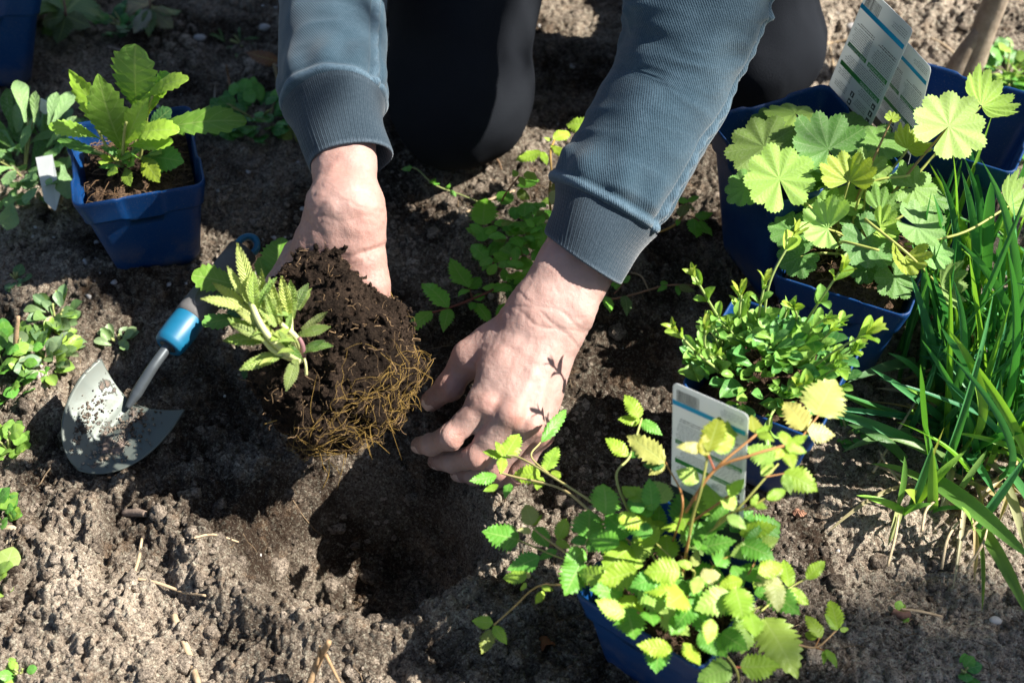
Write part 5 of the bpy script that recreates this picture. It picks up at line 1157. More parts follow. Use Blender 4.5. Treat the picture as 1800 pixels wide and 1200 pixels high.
    for (cx, cy, cz), q in zip(c, a):
        for k in range(m):
            b = 2*math.pi*k/m; V.append((cx+math.cos(q)*math.cos(b)*.0030, cy+math.sin(q)*math.cos(b)*.0030, cz+math.sin(b)*.0042))
    F = [(i*m+k, i*m+(k+1) % m, ((i+1) % 30)*m+(k+1) % m, ((i+1) % 30)*m+k) for i in range(30) for k in range(m)]; mk('hanging_loop', mesh('hanging_loop', V, F), M_TEAL)
trowel()

# ------------------------------------------------------------------ plant tags
def text_mesh(body, size, width=None):
    cu = bpy.data.curves.new('lettering', 'FONT'); cu.body = body; cu.size = size; cu.align_x = 'CENTER'; cu.align_y = 'CENTER'; cu.resolution_u = 1
    o = bpy.data.objects.new('lettering', cu); COL.objects.link(o); upd()
    me = bpy.data.meshes.new_from_object(o.evaluated_get(bpy.context.evaluated_depsgraph_get())); bpy.data.objects.remove(o); bpy.data.curves.remove(cu)
    if width:
        xs = [v.co.x for v in me.vertices]; k = width/(max(xs)-min(xs)); me.transform(Matrix.Diagonal((min(k, 1.3), 1, 1, 1)))
    me.name = 'lettering'; return me
def plant_tag(TL, TR, BL, label, words, h_ratio=1.9, seed=1, dark=True):
    TL, TR, BL = map(np.asarray, (TL, TR, BL)); x = TR-TL; w = np.linalg.norm(x); x = x/w; d = BL-TL; d = d-x*np.dot(d, x); h = np.linalg.norm(d); yv = -d/h; n = np.cross(x, yv)
    M = Matrix(((x[0], yv[0], n[0], TL[0]), (x[1], yv[1], n[1], TL[1]), (x[2], yv[2], n[2], TL[2]), (0, 0, 0, 1)))
    t = thing('plant_tag', label, 'plant tag', TL, 'printed white plant tags'); t.matrix_world = M; upd()
    print('TAG', round(w, 4), round(h, 4))
    def mk(name, me, mt, parent=None, z=0., M2=None):
        o = bpy.data.objects.new(name, me); COL.objects.link(o); o.parent = parent or t
        if not me.materials: me.materials.append(mt)
        o.matrix_basis = (M2 or Matrix.Identity(4)) if M2 is not None else Matrix.Translation((0, 0, z)); return o
    # card with rounded top corners, slightly bowed
    r = .004; out = []
    for k in range(7): a = math.pi-k*math.pi/12; out.append((r+r*math.cos(a), -r+r*math.sin(a)))
    for k in range(7): a = math.pi/2-k*math.pi/12; out.append((w-r+r*math.cos(a), -r+r*math.sin(a)))
    out += [(w, -h), (0, -h)]; m = len(out); th = .0005
    mk('card', mesh('card', [(a, b, 0) for a, b in out]+[(a, b, -th) for a, b in out], [tuple(range(m-1, -1, -1))[::1], tuple(range(m, 2*m))]+[(i, (i+1) % m, m+(i+1) % m, m+i) for i in range(m)], smooth=False), M_WHITE)
    def quad(mb, a, b, c, d, z=.0002): mb.add([(a*w, -b*w, z), (c*w, -b*w, z), (c*w, -d*w, z), (a*w, -d*w, z)], [(3, 2, 1, 0)][::-1])
    q = lambda *a, z=.0002: (lambda mb: (quad(mb, *a, z=z), mb.build('print', False))[1])(MB())
    rs_ = random.Random(seed)
    mk('cyan_stripe', q(.0, .235, .975, .30), M_CYAN)
    mb = MB(); xx = .055
    while xx < .36:
        bw = rs_.choice((.004, .007, .011)); quad(mb, xx, .075, xx+bw, .232 if xx > .06 else .25, .0002); xx += bw+rs_.choice((.005, .008))
    mk('barcode', mb.build('barcode', False), M_INK)
    ink = MB(); bold = MB()
    def lines(m, x0, x1, y0, n, dy, hgt, left=False):
        for k in range(n):
            xe = x1; xs = x0+(rs_.random()*.12*(x1-x0) if k else rs_.uniform(.1, .5)*(x1-x0)); xx = xs
            while xx < xe:
                ww = min(rs_.uniform(.012, .05), xe-xx); quad(m, xx, y0+k*dy, xx+ww, y0+k*dy+hgt); xx += ww+.010
    lines(ink, .62, .95, .075, 4, .028, .008)
    lines(bold, .05, .46, .46, 2, .03, .011); lines(ink, .05, .46, .53, 9, .027, .009)
    lines(bold, .53, .95, .46, 2, .03, .011); lines(ink, .53, .95, .53, 9, .027, .009)
    lines(bold, .45, .95, .85, 1, .03, .011); lines(ink, .06, .95, .885, 6, .027, .009)
    lines(ink, .06, .36, 1.13, 4, .027, .009); lines(ink, .55, .85, 1.14, 4, .027, .009); lines(ink, .55, .82, 1.30, 4, .027, .009); lines(ink, .06, .36, 1.30, 4, .027, .009)
    mk('small_print', ink.build('small_print', False), M_INK2, )['kind'] = 'stuff'
    mk('bold_print', bold.build('bold_print', False), M_INK)['kind'] = 'stuff'
    for (a, b, c, d, s) in ((.05, .775, .475, .835, words[0]), (.52, .775, .955, .835, words[1]), (.05, 1.05, .96, 1.115, words[2])):
        g = mk('green_band', q(a, b, c, d), M_GREEN)
        tm = text_mesh(s, .052*w, (c-a)*w*(.9 if c-a < .6 else .45))
        cx = (a+c)/2*w if c-a < .6 else (c-.25*(c-a))*w
        o = mk('lettering', tm, M_PALE, g, 0, Matrix.Translation((cx, -(b+d)/2*w, .0004)) @ Matrix.Rotation(math.pi, 4, 'Z'))
    for (a, b) in ((.44, 1.16), (.44, 1.27), (.44, 1.38), (.87, 1.16), (.87, 1.27), (.87, 1.38)):
        if (a, b) == (.44, 1.16): continue                                        # the square code stays out
        if b*w+.07*w > h: continue
        s = mk('symbol', q(a, b, a+.075, b+.075), M_INK); i = MB(); k = rs_.choice((0, 1, 2))
        if k == 0: quad(i, a+.028, b+.015, a+.047, b+.06, .0004)
        elif k == 1: i.add([((a+.0375+.02*math.cos(j*math.pi/4))*w, -(b+.0375+.02*math.sin(j*math.pi/4))*w, .0004) for j in range(8)], [tuple(range(7, -1, -1))])
        else: i.add([((a+.015)*w, -(b+.06)*w, .0004), ((a+.06)*w, -(b+.05)*w, .0004), ((a+.03)*w, -(b+.02)*w, .0004)], [(0, 1, 2)])
        mk('symbol_mark', i.build('symbol_mark', False), M_PALE, s)
    if dark: mk('dark_panel', q(.0, 1.48, 1., h/w-.005) if h/w > 1.5 else q(0, h/w-.01, 1, h/w-.005), M_DARKP)
    return t
TW = ("CONSEILS DE PLANTATION", "TIPS VOOR AANPLANTEN", "TIPS FOR PLANTING")
plant_tag(P(1183, 671, .200), P(1316, 729, .2110), P(1179, 905, .0913), 'white plant tag with bar code and cyan stripe, in the sun before the cushion plant', ("CONSEILS DE PLANTATION", "TIPS BEIM EINSETZEN", "TIPS BEIM PFLANZEN"), seed=3)
plant_tag(P(1527, -24, .225), P(1605, 53, .225), P(1459, 180, .120), 'white plant tag leaning over the empty pots, nearer the person', TW, seed=5)
plant_tag(P(1566, 44, .205), P(1637, 120, .205), P(1512, 190, .105), 'white plant tag behind another tag, at the top right empty pot', TW, seed=7)
def stake(pts, wpx, label):
    t = thing('plant_label', label, 'plant label', pts[0]); upd(); A, B = np.array(pts[0]), np.array(pts[1]); y = B-A; L = np.linalg.norm(y); y /= L; n = np.array([.1, -.6, .75]); n -= y*np.dot(n, y); n /= np.linalg.norm(n); x = np.cross(y, n)
    o = [(-1, 0), (1, 0), (1, .80), (.1, 1), (-.1, 1), (-1, .74)]; V = [A+x*a*wpx+y*b*L+n*.0006*s+n*.0015*a*a for s in (1, -1) for a, b in o]
    part('strip', mesh('strip', V, [(5, 4, 3, 2, 1, 0), (6, 7, 8, 9, 10, 11)]+[(i, (i+1) % 6, 6+(i+1) % 6, 6+i) for i in range(6)], smooth=False), M_WHITE, t)
stake((P(78, 275, .045), P(97, 370, .012)), .0075, 'blank white plastic label strip tucked among the woolly leaves')
stake((P(80, 175, .05), P(78, 200, .03)), .004, 'narrow white label end sticking up behind the woolly plant')
# ------------------------------------------------------------------ grass on the right
BG, BB, BY = (.09, .30, .09), (.06, .235, .095), (.27, .52, .075)
def blade(root, B, T, w, col, var=None, n=None): 
    L = np.linalg.norm(np.asarray(T)-np.asarray(B)); leaf(root, 'bla', B, T, col, n=n, w=w/(L*.12), var=var)
root = thing('grass_clump', 'thick clump of long blue green grass on the right edge', 'grass clump', P(1710, 620, 0)); upd()
for k in range(290):
    x = RL.uniform(1585, 1850); y = RL.uniform(470, 830)
    if x < 1640 and y > 760: continue
    if y < 575 and RL.random() < .55: continue
    b = P(x, y, -.004); g = gz(b[0], b[1]); b[2] = g-.002
    L = RL.uniform(.10, .23)*(.92 if y < 650 else .85); a = RL.gauss(math.pi/2+.0, .9); lean = abs(RL.gauss(.42, .28))
    if RL.random() < .28: a = RL.uniform(-.3, 3.5); lean = RL.uniform(.7, 1.4)
    if x > 1700 and RL.random() < .3: a = RL.uniform(2.0, 3.4); lean = RL.uniform(.5, 1.1)
    t = b+np.array([math.cos(a)*math.sin(lean), math.sin(a)*math.sin(lean)*.8, math.cos(lean)])*L
    if PX(t)[0] < 1590 and PX(t)[1] < 640: continue
    c = BB if RL.random() < .38 else (BG if RL.random() < .66 else BY)
    blade(root, b, t, RL.uniform(.0036, .0074), c, n=np.array([math.cos(a)*-.6+RL.uniform(-.5, .5), math.sin(a)*-.6-.5, .8]))
for (bx, by, tx, ty, zt, w, c, v_) in ((1610, 640, 1490, 672, .035, .011, (.13, .26, .11), 1), (1640, 560, 1590, 395, .12, .008, BG, 0), (1650, 590, 1640, 340, .17, .008, BG, 0), (1700, 560, 1690, 300, .18, .008, BG, 0), (1730, 560, 1745, 310, .17, .007, BG, 4), (1760, 600, 1800, 410, .14, .009, BG, 1), (1690, 700, 1800, 560, .10, .010, BB, 1), (1690, 690, 1790, 600, .09, .009, BG, 2),
     (1650, 690, 1600, 480, .12, .008, BB, 0), (1740, 660, 1800, 700, .05, .010, BG, 2), (1620, 700, 1560, 620, .05, .007, BG, 2), (1680, 820, 1560, 770, .03, .009, (.16, .28, .08), 1), (1600, 760, 1480, 795, .012, .009, (.17, .29, .10), 1), (1590, 810, 1488, 745, .012, .009, (.11, .25, .08), 2), (1710, 800, 1800, 760, .05, .009, BG, 1), (1700, 640, 1640, 480, .13, .009, BB, 4), (1630, 540, 1640, 420, .1, .007, BB, 0)):
    b = P(bx, by, 0); blade(root, b, P(tx, ty, zt), w, c, v_)
root = thing('grass_tuft', 'small bright green grass tuft standing in the dry soil before the big clump', 'grass tuft', P(1620, 880, 0)); upd()
for (bx, by, tx, ty, zt, w, c, v_) in ((1640, 840, 1618, 640, .14, .011, (.13, .33, .05), 4), (1640, 895, 1640, 790, .06, .008, BY, 0), (1600, 890, 1640, 780, .06, .007, BG, 0), (1575, 890, 1590, 800, .06, .007, (.16, .34, .06), 0), (1590, 900, 1505, 870, .012, .007, BY, 1), (1590, 900, 1640, 885, .02, .006, (.16, .36, .06), 2), (1600, 890, 1660, 750, .075, .006, (.32, .36, .06), 4), (1610, 890, 1700, 790, .05, .007, BY, 1), (1640, 900, 1720, 905, .015, .006, BG, 2), (1580, 890, 1560, 960, .006, .006, (.38, .38, .20), 1), (1630, 850, 1530, 815, .02, .008, (.16, .3, .07), 1), (1600, 885, 1590, 860, .03, .012, (.3, .4, .05), 2)):
    blade(root, P(bx, by, .0), P(tx, ty, zt), w, c, v_)
root = thing('grass_seedling', 'arching grass plant whose long blades reach the right edge over dry soil', 'grass tuft', P(1715, 925, 0)); upd()
for (bx, by, tx, ty, zt, w, c, v_) in ((1640, 845, 1815, 985, .02, .014, (.13, .30, .06), 1), (1725, 930, 1815, 1095, .015, .010, (.17, .34, .08), 1), (1715, 925, 1805, 800, .06, .007, BG, 0), (1720, 935, 1726, 1075, .004, .003, (.18, .28, .06), 1), (1755, 820, 1815, 900, .02, .009, BG, 1), (1765, 850, 1800, 960, .01, .008, (.40, .40, .22), 1), (1740, 800, 1815, 860, .04, .008, (.13, .3, .05), 2), (1710, 930, 1690, 890, .04, .006, BY, 0), (1700, 800, 1750, 870, .02, .007, BG, 1), (1690, 855, 1735, 790, .03, .005, (.22, .36, .1), 0)):
    blade(root, P(bx, by, .004), P(tx, ty, zt), w, c, v_)
for k in range(46):
    x, y = RL.uniform(1600, 1810), RL.uniform(640, 900); a = RL.uniform(0, 6.283); L = RL.uniform(.03, .10)
    b = P(x, y, 0); t = b+np.array([math.cos(a), math.sin(a), 0])*L; b[2] = gz(*b[:2])+.004; t[2] = gz(*t[:2])+.006
    o = part('dry_blade', KIND['bla'][RL.randrange(3)], None, bpy.data.objects['grass_clump'], leaf_matrix(b, t, (0, 0, 1), RL.uniform(.0025, .006)/(L*.12)), color=jit((.50, .40, .24)))
for (bx, by, tx, ty, lab) in ((1560, 995, 1580, 905, 'bleached straw hanging from the small bright grass tuft'), (1620, 935, 1660, 870, 'forked pale straw at the right foot of the small grass tuft'), (1690, 950, 1740, 905, 'pale straw by the foot of the arching grass'), (1655, 1000, 1690, 910, 'upright thin straw on the bright soil between the tufts'), (1700, 1000, 1735, 930, 'thin straw below the arching grass plant'), (1535, 830, 1620, 690, 'long straw crossing the dark gap left of the grass clump'), (1590, 860, 1545, 790, 'dry straw beneath the blades just left of the small tuft')):
    t = thing('straw', lab, 'straw', P(bx, by, .004), 'dry straws by the grass'); upd()
    b, e = P(bx, by, .003), P(tx, ty, .008); m_ = (b+e)/2+np.array([RL.uniform(-.008, .008), 0, .006]); tube_part('stalk', [b, m_, e], [.0011, .0012, .0007], M_BARK, t, 12, 5, (.52, .42, .27))

# ------------------------------------------------------------------ plants on the left and in the background
def rosette(name, label, cat, px, py, n, spread, size, kind, cols, hgt=.03, z=None, w=1.1, flat=.5, group=None, ex=1.):
    c = P(px, py, 0); c[2] = gz(c[0], c[1]); root = thing(name, label, cat, c, group); upd()
    for k in range(n):
        a = RL.uniform(0, 6.283); d = math.sqrt(RL.random())*spread; b = c+np.array([math.cos(a)*d*ex, math.sin(a)*d, hgt*RL.random()*(1-.5*d/spread)])
        el = RL.uniform(0, 1.2)*(1-flat)+flat*.25; q = a+RL.uniform(-.9, .9); L = size*RL.uniform(.7, 1.25)
        t = b+np.array([math.cos(q)*math.cos(el), math.sin(q)*math.cos(el), math.sin(el)])*L
        leaf(root, kind, b, t, cols[RL.randrange(len(cols))], w=w*RL.uniform(.85, 1.2))
    for k in range(4):
        a = RL.uniform(0, 6.28); stem(root, [c-np.array([0, 0, .005]), c+np.array([math.cos(a)*spread*.3*ex, math.sin(a)*spread*.3, hgt*.5]), c+np.array([math.cos(a)*spread*.6*ex, math.sin(a)*spread*.6, hgt])], .0012, .0008, (.3, .32, .12), 8)
    return root
GW, GW2 = (.20, .38, .14), (.27, .45, .20)
root = rosette('woolly_plant', 'grey green woolly leaved plant at the left edge beside the left pot', 'plant', 35, 290, 95, .052, .040, 'woo', [GW, GW2, (.11, .24, .06)], .045, flat=.35, w=1.15)
for (bx, by, tx, ty, z) in ((45, 215, 32, 142, .09), (60, 215, 62, 160, .085), (85, 220, 100, 162, .08), (90, 225, 130, 160, .075), (70, 330, 45, 360, .04), (20, 345, 12, 405, .02), (80, 318, 92, 322, .05), (110, 290, 118, 350, .03), (30, 300, 12, 330, .05), (40, 350, 8, 365, .03), (100, 240, 135, 205, .07)):
    leaf(root, 'woo', P(bx, by, z*.8), P(tx, ty, z), GW2, w=1.25)
rosette('wild_strawberry', 'low plant of dull green leaves in the top left corner', 'plant', 40, 5, 26, .055, .040, 'ast', [(.16, .26, .06), (.12, .2, .06), (.22, .32, .08)], .03, w=1.3)
root = thing('bramble_seedling', 'seedling with drooping greyish green leaves at the top left', 'plant', P(110, 35, 0)); upd()
for (bx, by, tx, ty, c, w) in ((115, 30, 100, 78, (.13, .17, .07), 1.6), (118, 28, 160, 48, (.14, .18, .08), 1.5), (112, 30, 75, 40, (.15, .22, .07), 1.5), (115, 22, 150, -10, (.10, .19, .05), 1.8), (105, 20, 70, -10, (.2, .3, .08), 1.5), (60, 10, 48, 50, (.24, .17, .13), 1.3), (20, 5, 22, 26, (.25, .36, .09), 2.)):
    leaf(root, 'ast', P(bx, by, .035), P(tx, ty, .02), c, w=w)
stem(root, [P(112, 45, 0), P(116, 30, .03), P(112, 0, .045)], .0014, .001, (.24, .12, .09))
root = thing('withered_seedling', 'withered seedling with pale eaten leaves left of the sleeve', 'plant', P(262, 20, 0)); upd()
for (bx, by, tx, ty, c, w) in ((265, 15, 320, 20, (.12, .18, .05), 1.4), (264, 16, 262, 66, (.14, .2, .08), 1.0), (264, 20, 235, 60, (.28, .28, .22), 1.2), (266, 18, 305, 50, (.3, .29, .24), 1.2), (262, 10, 225, 0, (.16, .15, .07), 1.3)):
    leaf(root, 'ast', P(bx, by, .03), P(tx, ty, .012), c, w=w)
stem(root, [P(264, 40, 0), P(264, 15, .03), P(262, -20, .05)], .0014, .001, (.25, .16, .12))
W1, W2_, W3 = (.085, .27, .06), (.16, .40, .07), (.32, .52, .09)
rosette('low_weed', 'small dark leaved weed by the upper left twig', 'weed', 212, 30, 34, .022, .014, 'ova', [W1, (.06, .17, .07)], .012, w=1.2)
rosette('creeping_weed', 'dark green weed mound left of the sleeve cuff', 'weed', 452, 195, 110, .036, .017, 'ova', [W1, W1, W2_], .028, w=1.1, ex=1.3)
rosette('oregano', 'bright oval leaved herb clump at the left edge level with the trowel', 'herb', 5, 640, 110, .034, .0145, 'ova', [W2_, W2_, W3, (.13, .28, .05)], .035, w=1.25)
rosette('herb_sprout', 'yellow green herb sprout at the left edge below the trowel tip', 'herb', 12, 782, 24, .010, .015, 'ova', [W3, (.2, .36, .06)], .018, w=1.2)
rosette('pale_weed', 'small pale rosette weed above the trowel blade', 'weed', 95, 560, 30, .016, .016, 'spo', [(.2, .33, .11), W3, (.17, .28, .12)], .012, w=1.2)
rosette('grey_weed', 'grey green weed rosette between the herb clump and the trowel', 'weed', 82, 625, 40, .020, .016, 'spo', [(.26, .33, .2), (.2, .3, .12), W3], .012, w=1.2)
rosette('tiny_rosette', 'tiny pale green seedling just above the tip of the trowel wing', 'weed', 203, 590, 12, .007, .014, 'spo', [(.25, .35, .16), (.3, .4, .2)], .006, w=1.3)
rosette('edge_sprout', 'oval leaved sprout at the lower left edge', 'herb', -8, 905, 16, .010, .016, 'ova', [W3, W2_], .02, w=1.1)
rosette('edge_sprig', 'leafy sprig on the left edge above the bottom corner', 'herb', -2, 1015, 12, .008, .017, 'ova', [W3, (.3, .4, .1)], .02, w=1.2)
rosette('corner_seedling', 'little green seedling in the bottom left corner', 'seedling', 28, 1170, 6, .005, .011, 'ova', [W3, W2_], .008, w=1.2)
rosette('lone_seedling', 'tiny two leaved seedling in the shade at the lower right', 'seedling', 1698, 1172, 5, .004, .010, 'ova', [W1, W2_], .006, w=1.4)
rosette('dry_soil_seedling', 'tiny seedling on the bright dry soil at the right', 'seedling', 1585, 1060, 5, .004, .008, 'ova', [W3], .004, w=1.2)
rosette('round_weed', 'bushy green weed beside the bare stem in the top right corner', 'weed', 1775, 118, 60, .030, .018, 'ova', [W2_, W3, W1], .03, w=1.2)
rosette('bright_weed', 'bright green sprig at the foot of the bare stem', 'weed', 1768, 148, 14, .012, .019, 'ova', [W3, (.3, .42, .07)], .02, w=1.2)
rosette('edge_weed', 'serrated weed at the right edge behind the pot corner', 'weed', 1798, 225, 22, .024, .026, 'ast', [W2_, (.16, .28, .1)], .012, w=1.2)
rosette('shade_weed', 'small weed in the shade beside the sunlit pot wall', 'weed', 1495, 735, 18, .012, .010, 'ova', [W1, W2_], .008, w=1.2)
rosette('knee_seedling', 'pale seedling leaf by the left cuff', 'seedling', 520, 228, 5, .006, .013, 'ova', [(.3, .4, .12)], .01, w=1.4)
rosette('sparse_weed', 'faint grassy sprig on the soil at the top, left of the sleeve', 'weed', 420, 45, 12, .02, .016, 'nar', [(.1, .18, .06)], .006, w=.8)
rosette('mid_seedling', 'two leaved seedling beside the left pot foot', 'seedling', 27, 488, 5, .006, .012, 'ova', [(.1, .2, .08)], .006, w=1.4)

# ------------------------------------------------------------------ the young bare stem at the top right with its crown out of the picture
SB = P(1702, 118, 0); SB[2] = gz(SB[0], SB[1])
root = thing('young_tree', 'bare grey brown young tree stem in the top right corner', 'tree', SB); upd()
mb = MB(); mb.add(*tube([SB+np.array([-.004, 0, -.03]), SB+np.array([0, 0, .0]), SB+np.array([.006, .004, .05]), SB+np.array([.014, .01, .16]), SB+np.array([.02, .02, .5]), SB+np.array([.05, .04, 1.0]), SB+np.array([.04, .05, 1.5])], [.019, .016, .0125, .012, .011, .008, .004], 60, 12))
mb.add(*tube([SB+np.array([-.016, -.006, -.02]), SB+np.array([-.013, -.004, .02]), SB+np.array([.002, .002, .06])], [.011, .0095, .006], 14, 10))
mb.add(*tube([SB+np.array([.006, -.008, .105]), SB+np.array([-.012, -.016, .118]), SB+np.array([-.04, -.02, .138])], [.003, .002, .0014], 8, 6))
part('trunk', mb.build('trunk'), M_BARK, root, color=(.36, .29, .22))

# ------------------------------------------------------------------ leafy tree off to the right whose outer boughs dapple the bed
TB = np.array([2.75, .15, 0.]); root = thing('garden_tree', 'leafy tree to the right of the bed, its boughs dappling the soil', 'tree', TB); upd()
mb = MB(); mb.add(*tube([TB+np.array([0, 0, -.05]), TB+np.array([.02, 0, .8]), TB+np.array([-.03, .03, 1.7]), TB+np.array([0, 0, 2.9])], [.06, .05, .042, .02], 30, 10))
rs = np.random.RandomState(31); LV = []; LF = []
cl = [(P(1705, 1195, 0), .038, 110), (P(1580, 1225, 0), .038, 100), (P(1830, 1165, 0), .036, 90), (P(1450, 1290, 0), .05, 70), (P(1650, 1360, 0), .06, 130), (P(770, 60, .1), .05, 9), (P(860, 150, .08), .04, 6), (P(1160, 130, .2), .05, 8), (P(1215, 40, .25), .05, 7),
      (P(120, 60, 0), .10, 30), (P(330, 70, 0), .11, 34), (P(430, 150, 0), .07, 18), (P(40, 420, 0), .07, 16), (P(250, 0, 0), .12, 40), (P(30, 250, .0), .06, 9), (P(420, 20, 0), .08, 24), (P(60, 500, 0), .05, 10)]
lf = KIND['ova'][0]; lv = np.array([q.co[:] for q in lf.vertices])*np.array([.8, 1, 1]); lfc = [tuple(p.vertices) for p in lf.polygons]
for g, r, n in cl:
    c = np.array(g)+np.array(SUN_DIR)*rs.uniform(2.9, 3.4); mb.add(*tube([TB+np.array([0, 0, min(2.6, c[2]-.3)]), (TB+c)/2+np.array([0, 0, .12]), c], [.005, .003, .0015], 14, 6))
    for k in range(n):
        o = rs.randn(3)*r; q = rs.randn(3); q[2] *= .6; M = np.array(leaf_matrix(c+o, c+o+q/np.linalg.norm(q)*rs.uniform(.03, .055), rs.randn(3)))
        LF += [tuple(int(i)+len(lv)*len(LV) for i in f) for f in lfc]; LV.append(lv@M[:3, :3].T+M[:3, 3])
part('trunk', mb.build('trunk'), M_BARK, root, color=(.2, .16, .12))
part('crown', mesh('crown', np.vstack(LV), LF, np.zeros((len(LV)*len(lv), 2))), M_SPOON, root, color=(.10, .28, .05), kind='stuff')

# ------------------------------------------------------------------ small things on the soil
def twig(pts, r, col, label, bits=()):
    p = [P(x, y, 0) for x, y, *_ in pts]; t = thing('twig', label, 'twig', p[0]); upd()
    q = []
    for (x, y, *h), w in zip(pts, p): w[2] = gz(w[0], w[1])+(h[0] if h else .0035); q.append(w if not h else P(x, y, w[2]))
    tube_part('stick', q, [r*.85, r, r*.7], M_BARK, t, 18, 7, col)
    for (a, b) in bits: tube_part('side_twig', [P(*a), P(*b)], [r*.55, r*.3], M_BARK, t, 6, 5, col)
ST, STD = (.52, .40, .26), (.24, .16, .10)
twig([(300, 1065), (325, 1130), (352, 1215)], .0030, ST, 'pale dry twig lying at the bottom, left of centre')
twig([(540, 1215), (560, 1160, .03), (578, 1128, .05)], .0028, (.40, .27, .15), 'broken twig standing up at the bottom edge', [((556, 1170, .02), (562, 1135, .04)), ((572, 1150, .03), (600, 1205, .01))])
twig([(232, 1010), (240, 975), (248, 942)], .0014, ST, 'short straw leaning beside the bent straw')
twig([(222, 1010), (270, 1018), (320, 1030), (362, 1048)], .0013, ST, 'thin bent straw on the soil at the lower left')
twig([(345, 960), (375, 942), (415, 936)], .0010, ST, 'fine straw on the slope above the hole')
twig([(215, 892), (238, 898), (258, 908)], .0036, (.26, .20, .16), 'stubby dark root piece under the trowel tip')
twig([(185, 68), (210, 69), (236, 70)], .0022, (.38, .33, .28), 'short grey twig at the top left')
twig([(398, 115, .03), (402, 140, .015), (408, 172)], .0013, (.34, .2, .12), 'thin reddish twig sticking up left of the sleeve')
twig([(482, 112, .035), (488, 150, .02), (474, 190)], .0020, (.42, .33, .2), 'pale upright twig against the sleeve cuff')
twig([(380, 145, .02), (378, 160, .01), (372, 178)], .0012, (.3, .25, .2), 'short twig beside the dark green weed mound')
twig([(30, 632), (28, 600, .03), (32, 556, .05)], .0024, (.44, .3, .18), 'cut stem rising from the herb clump')
twig([(818, 372), (860, 350), (905, 335)], .0014, ST, 'dry straw behind the bed plant, below the knee')
twig([(858, 272, .012), (875, 282, .01), (882, 292)], .0012, STD, 'tiny twig at the foot of the knee')
twig([(1590, 1052), (1625, 1058), (1665, 1062)], .0012, ST, 'thin straw across the bright dry soil')
twig([(1575, 1058), (1590, 1065), (1606, 1064)], .0032, (.28, .16, .12), 'reddish root stub on the dry soil')
twig([(1640, 55), (1665, 72), (1695, 90)], .0022, (.50, .40, .28), 'straw by the bare stem')
twig([(1430, 75), (1460, 60), (1500, 62)], .0020, ST, 'dry straw beyond the knee')
twig([(1450, 150), (1470, 110), (1462, 70)], .0016, ST, 'curved straw beside the leaning tags')
twig([(1110, 470), (1128, 480), (1142, 495)], .0009, ST, 'wisp of straw beside the right cuff')
twig([(1750, 300), (1758, 345), (1742, 400)], .0013, (.42, .28, .18), 'brown stalk beside the empty pot at the top right')
root = thing('dead_leaf', 'curled brown dead leaf at the top, left of the sleeve', 'dead leaf', P(460, 98, 0)); upd()
leaf(root, 'ast', P(490, 108, .012), P(432, 92, .022), (.24, .115, .075), w=.8, var=1, n=(.2, -.9, .5))
KIND['ded'] = [leaf_mesh('dry_leaf', M_DEAD, 21, 7, W_OVA, 0, 0, .3, b, .5, .02, 6, .6, .2, s+90) for s, b in enumerate((-1.2, .9))]; NAMES['ded'] = 'leaf'
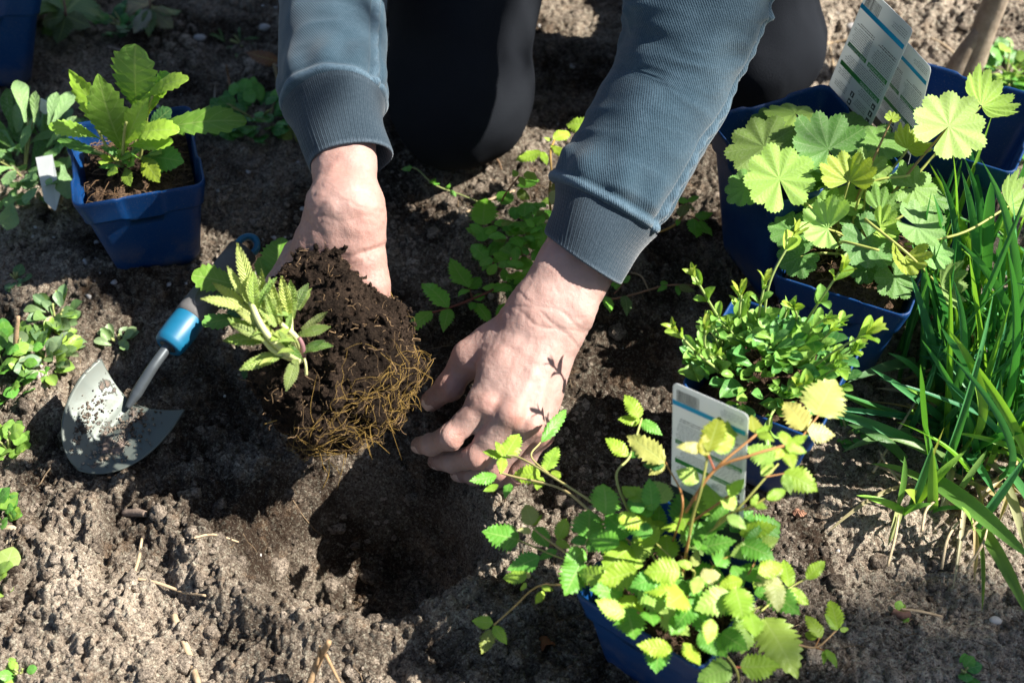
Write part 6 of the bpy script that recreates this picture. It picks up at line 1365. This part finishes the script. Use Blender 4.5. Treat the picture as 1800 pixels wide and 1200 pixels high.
for (bx, by, tx, ty, c, lab) in ((5, 930, 42, 962, (.55, .40, .25), 'tan dry leaf at the left edge'), (950, 1110, 968, 1135, (.24, .10, .055), 'brown leaf scrap left of the front pot'), (1396, 883, 1422, 890, (.40, .19, .12), 'reddish leaf scrap beside the sunlit soil'), (55, 640, 85, 660, (.55, .48, .42), 'pale papery leaf beside the herb clump'), (38, 620, 60, 655, (.5, .42, .36), 'papery dry leaf among the herb leaves'), (1690, 840, 1720, 815, (.42, .27, .17), 'brown dry leaf under the grass'), (306, 604, 318, 612, (.50, .36, .25), 'tan leaf scrap against the trowel collar'), (150, 20, 165, 5, (.3, .2, .14), 'brown dry leaf in the top left bed')):
    b, t_ = P(bx, by, 0), P(tx, ty, 0); b[2] = gz(*b[:2])+.004; t_[2] = gz(*t_[:2])+.007
    root = thing('dry_leaf', lab, 'dead leaf', b); upd(); leaf(root, 'ded', b, t_, c, w=1.1, n=np.array([0, -.3, 1.]))
for (x, y, r, c) in ((345, 42, .0055, 'pale round pebble at the top, left of the sleeve'), (462, 32, .005, 'whitish pebble by the sleeve'), (52, 48, .004, 'small white pebble at the top left'), (1755, 1078, .004, 'white pebble at the lower right'), (1500, 40, .006, 'pale pebble behind the tags')):
    p = P(x, y, 0); p[2] = gz(*p[:2])+r*.4; q = ico(3); v = q[0]*(1+.14*vn(q[0]*1.3+x, 5)[:, None])*r*np.array([1.2, .9, .7])
    tag(part('pebble', mesh('pebble', v+p, q[1]), M_STONE), c, 'pebble')
# ------------------------------------------------------------------ very many alike leaves: the smaller ones past the first 280 are one part
for root in [o for o in list(COL.objects) if o.type == 'EMPTY' and o.parent is None]:
    by = {}
    for c in root.children:
        if c.type == 'MESH': by.setdefault((c.name.split('.')[0]), []).append(c)
    for nm, cs in by.items():
        if len(cs) <= 290: continue
        cs.sort(key=lambda c: -c.matrix_basis.to_scale().y*(1+c.matrix_basis.translation.z*6)); rest = cs[280:]; V = []; F = []; U = []; n = 0; col = np.mean([c.color[:] for c in rest], axis=0)
        for c in rest:
            m = c.data; v = np.array([q.co[:] for q in m.vertices]); M = np.array(c.matrix_basis); V.append(v@M[:3, :3].T+M[:3, 3]); F += [tuple(i+n for i in p.vertices) for p in m.polygons]
            uv = np.zeros((len(v), 2)); lay = m.uv_layers[0].data
            for lp in m.loops: uv[lp.vertex_index] = lay[lp.index].uv
            U.append(uv); n += len(v)
        mt = rest[0].data.materials[0]
        for c in rest: bpy.data.objects.remove(c)
        o = bpy.data.objects.new('inner_leaves', mesh('inner_leaves', np.vstack(V), F, np.vstack(U))); COL.objects.link(o); o.parent = root; o.data.materials.append(mt); o.color = col; o['kind'] = 'stuff'
        print('JOINED', root.name, nm, len(rest))
print('TRIS', sum(len(o.data.loops)-2*len(o.data.polygons) for o in COL.objects if o.type == 'MESH' and o.data.users == 1), len(COL.objects))
